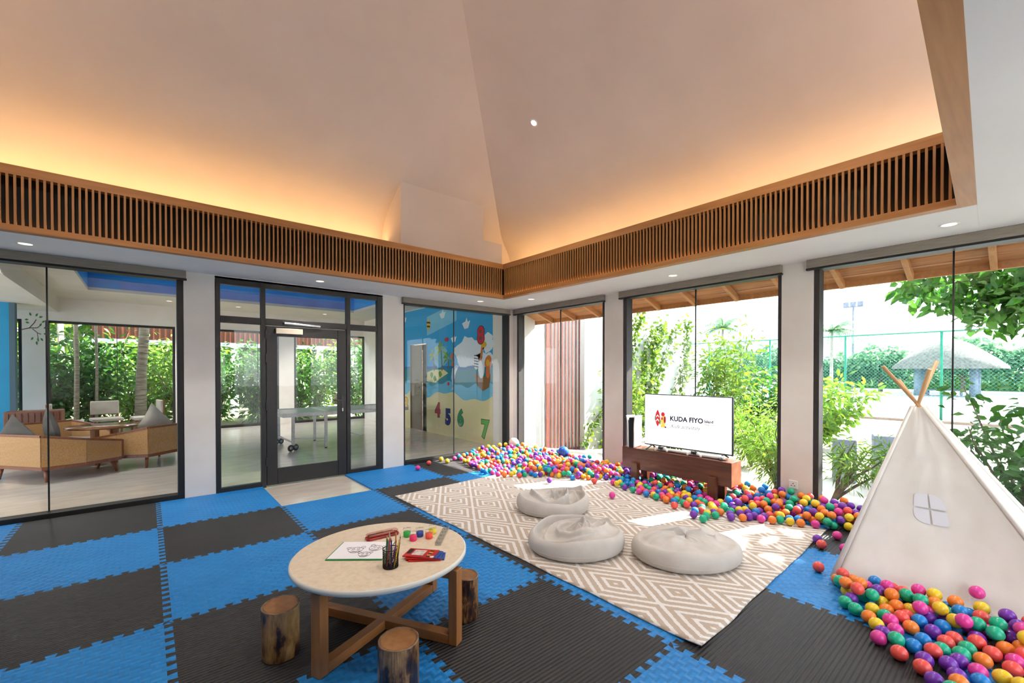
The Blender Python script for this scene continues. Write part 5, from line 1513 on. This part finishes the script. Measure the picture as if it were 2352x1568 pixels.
def crown(name, label, base, trunk_h, blobs, nleaf, L, w, mat, seed, r0=0.12, cat='tree', group=None, trunk=True):
    rg = random.Random(seed); t = empty(name, base, 0, label, cat, group)
    if trunk:
        tr = MB(); tr.tube([(0, 0, 0), (0.1, 0.05, trunk_h * 0.5), (0, 0.1, trunk_h)], [r0, r0 * 0.8, r0 * 0.6], 8)
        for b_ in blobs: tr.tube([(0, 0.05, trunk_h * 0.7), Vector(b_[0]) * 0.6 + Vector((0, 0, trunk_h * 0.35)), Vector(b_[0])], [r0 * 0.5, r0 * 0.3, r0 * 0.1], 6)
        tr.build('trunk', M['bark'], t)
    fo = MB(); tot = sum(b_[1][0] * b_[1][1] * b_[1][2] for b_ in blobs)
    for c, r in blobs:
        k = int(nleaf * (r[0] * r[1] * r[2]) / tot)
        for _ in range(k):
            dv = Vector((rg.gauss(0, 1), rg.gauss(0, 1), rg.gauss(0, 1))).normalized(); q = rg.random() ** 0.33
            p = Vector((c[0] + dv.x * r[0] * q, c[1] + dv.y * r[1] * q, c[2] + dv.z * r[2] * q))
            leaf(fo, p, Vector((rg.gauss(0, 1), rg.gauss(0, 1), rg.gauss(-0.3, 0.6))), L * rg.uniform(0.6, 1.3), w * rg.uniform(0.7, 1.3), rg)
    fo.build('foliage', M[mat], t); return t
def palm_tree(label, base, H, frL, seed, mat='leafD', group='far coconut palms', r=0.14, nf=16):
    rg = random.Random(seed); t = empty('coconut_palm', base, 0, label, 'palm', group)
    pts = [Vector((0.25 * H * 0.1 * (i / 8) ** 2, 0, H * i / 8)) for i in range(9)]
    MB().tube(pts, [r * (1 - 0.4 * i / 8) for i in range(9)], 8).build('trunk', M['palmbark'], t)
    top = pts[-1]
    for k in range(nf):
        a = 2 * pi * k / nf + rg.uniform(-0.2, 0.2); el = rg.uniform(-0.2, 1.1)
        d = Vector((cos(a) * cos(el), sin(a) * cos(el), sin(el)))
        rib = [top + d * frL * q - Vector((0, 0, frL * 0.55 * q * q)) for q in [i / 9 for i in range(10)]]
        fm = MB(); fm.tube(rib, [0.03 * (1 - 0.9 * i / 9) * frL / 2 for i in range(10)], 4)
        for i in range(1, 10):
            tg = (rib[i] - rib[i - 1]).normalized(); sd = tg.cross(Vector((0, 0, 1))).normalized()
            for s_ in (-1, 1):
                for q in (0.0, 0.5):
                    p = rib[i - 1].lerp(rib[i], q); ll = frL * 0.30 * (1 - 0.55 * abs(i / 9 - 0.45))
                    dd = (sd * s_ + tg * 0.6 - Vector((0, 0, 0.45))).normalized()
                    e = p + dd * ll; wv = tg * frL * 0.022
                    fm.add([p - wv, p + wv, e], [(0, 1, 2)])
        fm.build('frond', M[mat], t)
    return t
# creeper on the white garden wall
rg = random.Random(3); cr = empty('wall_creeper', (9.2, 0.84, -0.4), 0, 'leafy creeper climbing the white garden wall', 'creeper')
st = MB(); fo = MB()
for k in range(16):
    x0 = rg.uniform(-1.4, 2.6); p = Vector((x0, -0.02, 0)); pts = [p.copy()]
    for i in range(14):
        p = p + Vector((rg.uniform(-0.08, 0.28), rg.uniform(-0.03, 0.01), rg.uniform(0.12, 0.34))); p.y = min(-0.01, max(-0.25, p.y)); 
        if p.z > 3.5: p.z = 3.5 + rg.uniform(-0.1, 0.05)
        if p.x > 3.2: p.x = 3.2
        pts.append(p.copy())
    st.tube(pts, [0.012 * (1 - 0.7 * i / 14) for i in range(15)], 5)
    for i in range(1, 15):
        for _ in range(13):
            q = pts[i - 1].lerp(pts[i], rg.random()) + Vector((rg.gauss(0, 0.10), -abs(rg.gauss(0, 0.05)), rg.gauss(0, 0.10)))
            leaf(fo, q, Vector((rg.gauss(0, 1), rg.gauss(-0.5, 0.5), rg.gauss(-0.2, 0.7))), rg.uniform(0.08, 0.15), rg.uniform(0.06, 0.11), rg)
st.build('stems', M['bark'], cr); fo.build('foliage', M['leafA'], cr)
# shrubs behind the windows
GS = 'shrubs in the garden bed outside the windows'
shrub('garden_shrub', 'yellow green shrub outside the corner window against the white wall', (8.3, -0.1, -0.45), 2.3, 0.5, 9, 900, 0.13, 0.055, 'leafA', 11, group=GS)
shrub('garden_shrub', 'leafy shrub behind the game console', (9.6, -0.5, -0.5), 1.6, 0.7, 10, 1300, 0.15, 0.06, 'leafA', 12, group=GS)
shrub('garden_shrub', 'tall feathery shrub rising behind the television', (10.4, -1.35, -0.5), 3.0, 0.75, 12, 1900, 0.17, 0.055, 'leafA', 13, group=GS)
shrub('garden_shrub', 'lime green shrub behind the right half of the television', (9.2, -2.5, -0.5), 1.75, 0.9, 12, 1500, 0.16, 0.035, 'leafE', 14, droop=0.8, group=GS)
shrub('garden_shrub', 'drooping narrow leaved shrub right of the television', (6.9, -3.80, -0.35), 1.45, 0.65, 12, 1700, 0.13, 0.020, 'leafE', 15, droop=1.0, group=GS)
shrub('garden_shrub', 'dense yellow shrub far behind the right edge of the television', (13.0, -2.7, -0.5), 1.8, 1.3, 12, 1500, 0.20, 0.08, 'leafE', 16, group=GS)
shrub('garden_shrub', 'dense green bush far behind the second garden window', (12.6, -1.3, -0.5), 2.2, 1.2, 12, 1600, 0.18, 0.08, 'leafB', 17, group=GS)
shrub('garden_shrub', 'willowy low shrub with bare forked branches left of the tent', (6.3, -4.62, -0.18), 1.15, 0.55, 9, 900, 0.13, 0.02, 'leafE', 18, lean=(0.35, -0.35), droop=0.8, low=0.4, group=GS, r0=0.022)
shrub('garden_shrub', 'broad leaved citrus shrub at the right edge behind the tent', (6.35, -6.15, -0.18), 1.65, 0.7, 8, 600, 0.13, 0.06, 'leafB', 19, droop=0.4, group=GS, r0=0.02)
shrub('garden_shrub', 'narrow leaved shrub low behind the tent', (6.9, -6.0, -0.3), 1.05, 0.7, 9, 900, 0.14, 0.022, 'leafD', 20, droop=0.9, group=GS)
# big overhanging tree
crown('shade_tree', 'large dark leaved tree overhanging from the right above the court', (10.6, -8.4, -0.5), 3.2, [((-0.4, 1.3, 3.35), (1.4, 1.5, 0.75)), ((-0.5, 3.0, 3.45), (0.9, 0.8, 0.55)), ((-0.6, 0.2, 4.2), (1.8, 2.0, 1.2)), ((-1.6, 0.4, 4.6), (1.2, 2.0, 1.0)), ((0.0, -1.6, 4.2), (1.8, 1.5, 1.2)), ((-0.2, 2.35, 2.95), (0.8, 0.7, 0.45)), ((-0.8, 1.2, 3.1), (1.6, 1.2, 0.7))], 17000, 0.20, 0.12, 'leafB', 30, 0.2)
# stone blocks in the garden
M['stone'] = pm('grey_stone', '#8c93a0', '#6e7684', rough=0.9, nscale=3, bump=0.3)
for (x, y, s_, h, lb) in ((9.3, -4.05, 0.34, 0.75, 'grey stone block standing behind the low shrub, left one'), (9.5, -4.6, 0.36, 0.85, 'grey stone block standing beside the tent edge, right one')):
    o = MB().box(-s_ / 2, s_ / 2, -s_ / 2, s_ / 2, 0, h).build('stone_block', M['stone'], bevel=0.02, loc=(x, y, -0.5), rz=0.3); tag(o, lb, 'stone block', 'grey stone blocks in the garden')
# fence of the court
M['fgreen'] = pm('green_fence_paint', '#178a6c', '#127a5e', rough=0.5); M['fmesh'] = pm('green_wire', '#4aa896', rough=0.5)
fe = empty('court_fence', (0, 0, 0), 0, 'tall green chain link fence round the sports court', 'fence')
fx = 22.6; fy0, fy1 = -16.0, 14.0; fz0, fz1 = -0.42, 2.95
y = fy0
while y <= fy1 + 0.01:
    MB().tube([(fx, y, -0.5), (fx, y, fz1 + 0.02)], 0.045, 8).build('post', M['fgreen'], fe); y += 3.0
for z in (fz0, fz1): MB().tube([(fx, fy0, z), (fx, fy1, z)], 0.03, 6).build('rail', M['fgreen'], fe)
wm = MB(); hh = fz1 - fz0; st_ = 0.13
n = int((fy1 - fy0 + hh) / st_)
for k in range(n):
    for sg in (-1, 1):
        a = fy0 - (hh if sg > 0 else 0) + k * st_; b_ = a + sg * hh
        ya, za, yb, zb = (a, fz0, a + hh, fz1) if sg > 0 else (a + hh, fz0, a, fz1)
        lo_, hi_ = min(ya, yb), max(ya, yb)
        if lo_ < fy0 or hi_ > fy1: continue
        wm.bar((fx + 0.005 * sg, ya, za), (fx + 0.005 * sg, yb, zb), 0.006, 0.006)
o = wm.build('wire_mesh', M['fmesh'], fe); o['kind'] = 'stuff'
o = MB().box(fx - 0.35, fx - 0.15, fy0, fy1, -0.52, -0.40).build('court_kerb', pm('brown_kerb', '#a08a78', '#8a7462', rough=0.9, nscale=6)); tag(o, 'low brown kerb along the foot of the court fence', 'kerb')
# thatched shelter
M['thatch'] = pm('thatch', '#7f7870', '#625b54', rough=0.95, nscale=6, stretch=(1, 1, 0.2), bump=0.6, bscale=8)
ph = empty('thatched_shelter', (47.3, -1.9, -0.5), 0, 'round thatched shelter on grey posts beyond the fence', 'shelter')
MB().lathe([(3.35, 2.15), (3.3, 2.35), (2.5, 3.1), (1.4, 4.0), (0.5, 4.45), (0.01, 4.5)], n=28).build('thatch_roof', M['thatch'], ph)
for y_ in (-1.55, 1.55):
    for x_ in (-1.3, 1.3): MB().tube([(x_, y_, 0), (x_, y_, 2.5)], 0.24, 10).build('post', M['stone'], ph)
MB().box(-0.4, 0.4, -0.9, 1.2, 0.42, 0.52).build('bench_top', M['stone'], ph); 
for y_ in (-0.8, 0.2, 1.1): MB().box(-0.3, 0.3, y_ - 0.06, y_ + 0.06, 0, 0.42).build('bench_leg', M['stone'], ph)
# floodlight mast
lm = empty('floodlight_mast', (60.0, 6.9, -0.5), 0, 'tall slim floodlight mast above the court', 'mast')
MB().tube([(0, 0, 0), (0, 0, 9.2)], [0.14, 0.09], 8).build('mast', M['stone'], lm)
MB().box(-0.1, 0.1, -0.9, 0.9, 9.15, 9.25).build('cross_arm', M['stone'], lm)
for y_ in (-0.65, 0.0, 0.65): MB().box(-0.15, 0.3, y_ - 0.26, y_ + 0.26, 9.25, 9.75).build('lamp_head', M['stone'], lm)
# distant planting
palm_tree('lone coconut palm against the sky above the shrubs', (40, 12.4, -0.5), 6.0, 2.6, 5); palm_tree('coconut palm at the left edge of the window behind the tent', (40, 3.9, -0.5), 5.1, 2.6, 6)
GT = 'far trees beyond the court'
for k, (x, y, h, lb) in enumerate(((44, 9.3, 3.1, 'hazy broad tree beyond the court, right part of the television window'), (46, 12.5, 2.4, 'hazy low tree under the lone palm'), (52, 3.0, 3.0, 'hazy round tree beyond the court beside the mast'), (54, 6.2, 2.6, 'hazy tree left of the mast'), (56, -2.2, 3.6, 'hazy tree behind the thatched shelter'), (56, -7.5, 3.4, 'hazy tree at the right edge beyond the court'), (50, 16, 3.6, 'hazy tree hidden behind the garden shrubs'))):
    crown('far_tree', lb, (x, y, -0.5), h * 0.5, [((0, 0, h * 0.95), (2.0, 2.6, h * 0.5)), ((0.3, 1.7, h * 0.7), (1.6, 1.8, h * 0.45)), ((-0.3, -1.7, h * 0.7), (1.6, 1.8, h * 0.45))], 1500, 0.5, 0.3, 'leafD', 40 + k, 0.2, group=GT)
hd = empty('clipped_hedge', (62, -2, -0.5), 0, 'long bright green hedge on the far side of the court', 'hedge')
rg = random.Random(9); fo = MB()
for _ in range(5000): leaf(fo, Vector((rg.uniform(-0.7, 0.7), rg.uniform(-18, 24), rg.uniform(0.2, 1.9))), Vector((rg.gauss(0, 1), rg.gauss(0, 1), rg.gauss(0, 1))), 0.45, 0.3, rg)
fo.build('foliage', M['leafE'], hd); MB().box(-0.4, 0.4, -18, 24, 0, 1.7).build('core', pm('hedge_core', '#3f6a2c', '#4f7a34', rough=0.9, nscale=3), hd)

# ------------------------------------------------------------------ courtyard behind the next room
GC = 'courtyard shrubs beyond the far windows'
k = 0
for x, y, h, sp, mt, lb in ((-1.9, 9.0, 2.6, 0.9, 'leafC', 'dark leafy shrub at the left of the lounge courtyard'), (-1.1, 9.0, 2.9, 0.9, 'leafB', 'leafy shrub behind the lounge table courtyard glass'), (-0.3, 10.2, 2.6, 1.1, 'leafE', 'bright shrub in the middle of the lounge courtyard'), (0.6, 9.4, 2.6, 1.0, 'leafE', 'bright shrub right of the pale palm trunk'),
                            (1.6, 10.5, 2.8, 1.1, 'leafB', 'leafy shrub seen through the left door sidelight'), (2.5, 9.3, 2.4, 0.8, 'leafB', 'leafy shrub behind the hinge side of the door'), (3.5, 9.2, 2.8, 1.0, 'leafB', 'leafy shrub behind the middle of the glass door'), (4.4, 10.0, 2.8, 1.0, 'leafE', 'bright shrub behind the door handle side'), (5.4, 9.0, 2.8, 0.9, 'leafB', 'leafy shrub seen through the right door sidelight'), (-3.3, 9.6, 2.8, 1.0, 'leafE', 'bright shrub beside the blue partition')):
    shrub('courtyard_shrub', lb, (x, y, -0.15), h, sp, 12, 1500, 0.17, 0.075, mt, 60 + k, low=0.05, group=GC); k += 1
GB = 'tall hedge trees closing the courtyard'
for k, x in enumerate((-7, -3.5, 0, 3.5, 7, 10.5)):
    crown('courtyard_tree', ['bushy tree farthest left behind the courtyard', 'bushy tree left behind the courtyard', 'bushy tree behind the pale palm trunk', 'bushy tree behind the glass door', 'bushy tree right behind the courtyard', 'bushy tree farthest right behind the courtyard'][k], (x, 16.5, -0.2), 2.2, [((0, 0, 1.4), (2.2, 1.0, 1.4)), ((0.2, 0, 3.2), (2.2, 1.2, 1.5)), ((0, 0.2, 4.8), (1.8, 1.0, 1.1))], 2200, 0.36, 0.2, 'leafE' if k % 2 else 'leafB', 80 + k, 0.14, group=GB)
pt = empty('pale_palm_trunk', (-0.22, 8.35, -0.15), 0, 'pale ringed palm trunk in the lounge courtyard', 'palm trunk')
MB().tube([(0, 0, 0), (0.03, 0, 1.5), (0.12, 0, 3.2), (0.2, 0, 5.0)], [0.13, 0.105, 0.10, 0.095], 14).build('trunk', M['palmbark'], pt)
for k in range(16): MB().tube([(0.0 + 0.006 * k + 0.108 * cos(a), 0.108 * sin(a), 0.25 + k * 0.15) for a in [2 * pi * i / 16 for i in range(17)]], 0.006, 5, False).build('ring', M['bark'], pt)
for x, y, r_, lb in ((-1.70, 9.4, 0.07, 'grey trunk at the left of the lounge courtyard'), (-1.33, 8.2, 0.05, 'grey leaning trunk second from the left in the lounge courtyard'), (-1.0, 8.25, 0.03, 'slim grey trunk third from the left in the lounge courtyard')):
    q = empty('slim_tree', (x, y, -0.15), 0, lb, 'tree', 'grey trunks in the lounge courtyard')
    MB().tube([(0, 0, 0), (0.02, 0, 1.6), (0.0, 0.05, 3.2)], [r_, r_ * 0.9, r_ * 0.8], 10).build('trunk', M['palmbark'], q)
# opposite wing of the building across the courtyard
ow = empty('opposite_wing', (0, 0, 0)); tag(ow, 'opposite building wing with slatted fascia across the courtyard', kind='structure')
MB().box(-1.4, 8.0, 13.2, 13.5, 2.35, 2.5).build('beam', M['stone'], ow); MB().box(-1.4, 8.0, 13.25, 13.45, 2.5, 3.3).build('fascia_backing', M['walnut'], ow)
me = MB().box(-0.02, 0.02, -0.03, 0.0, 0, 0.8).mesh('fascia_slat'); me.materials.append(M['walnutleg'])
for k in range(60):
    o = bpy.data.objects.new('fascia_slat', me); COL.objects.link(o); o.parent = ow; o.location = (-1.3 + 0.155 * k, 13.25, 2.5)
for x in (1.0, 2.4, 4.0, 5.4, 6.8): MB().box(x - 0.12, x + 0.12, 13.2, 13.44, -0.15, 2.35).build('column', M['extwall'], ow)
for x in (1.7, 4.7): MB().box(x - 0.05, x + 0.05, 13.25, 13.35, -0.15, 2.35).build('dark_post', M['frame'], ow)
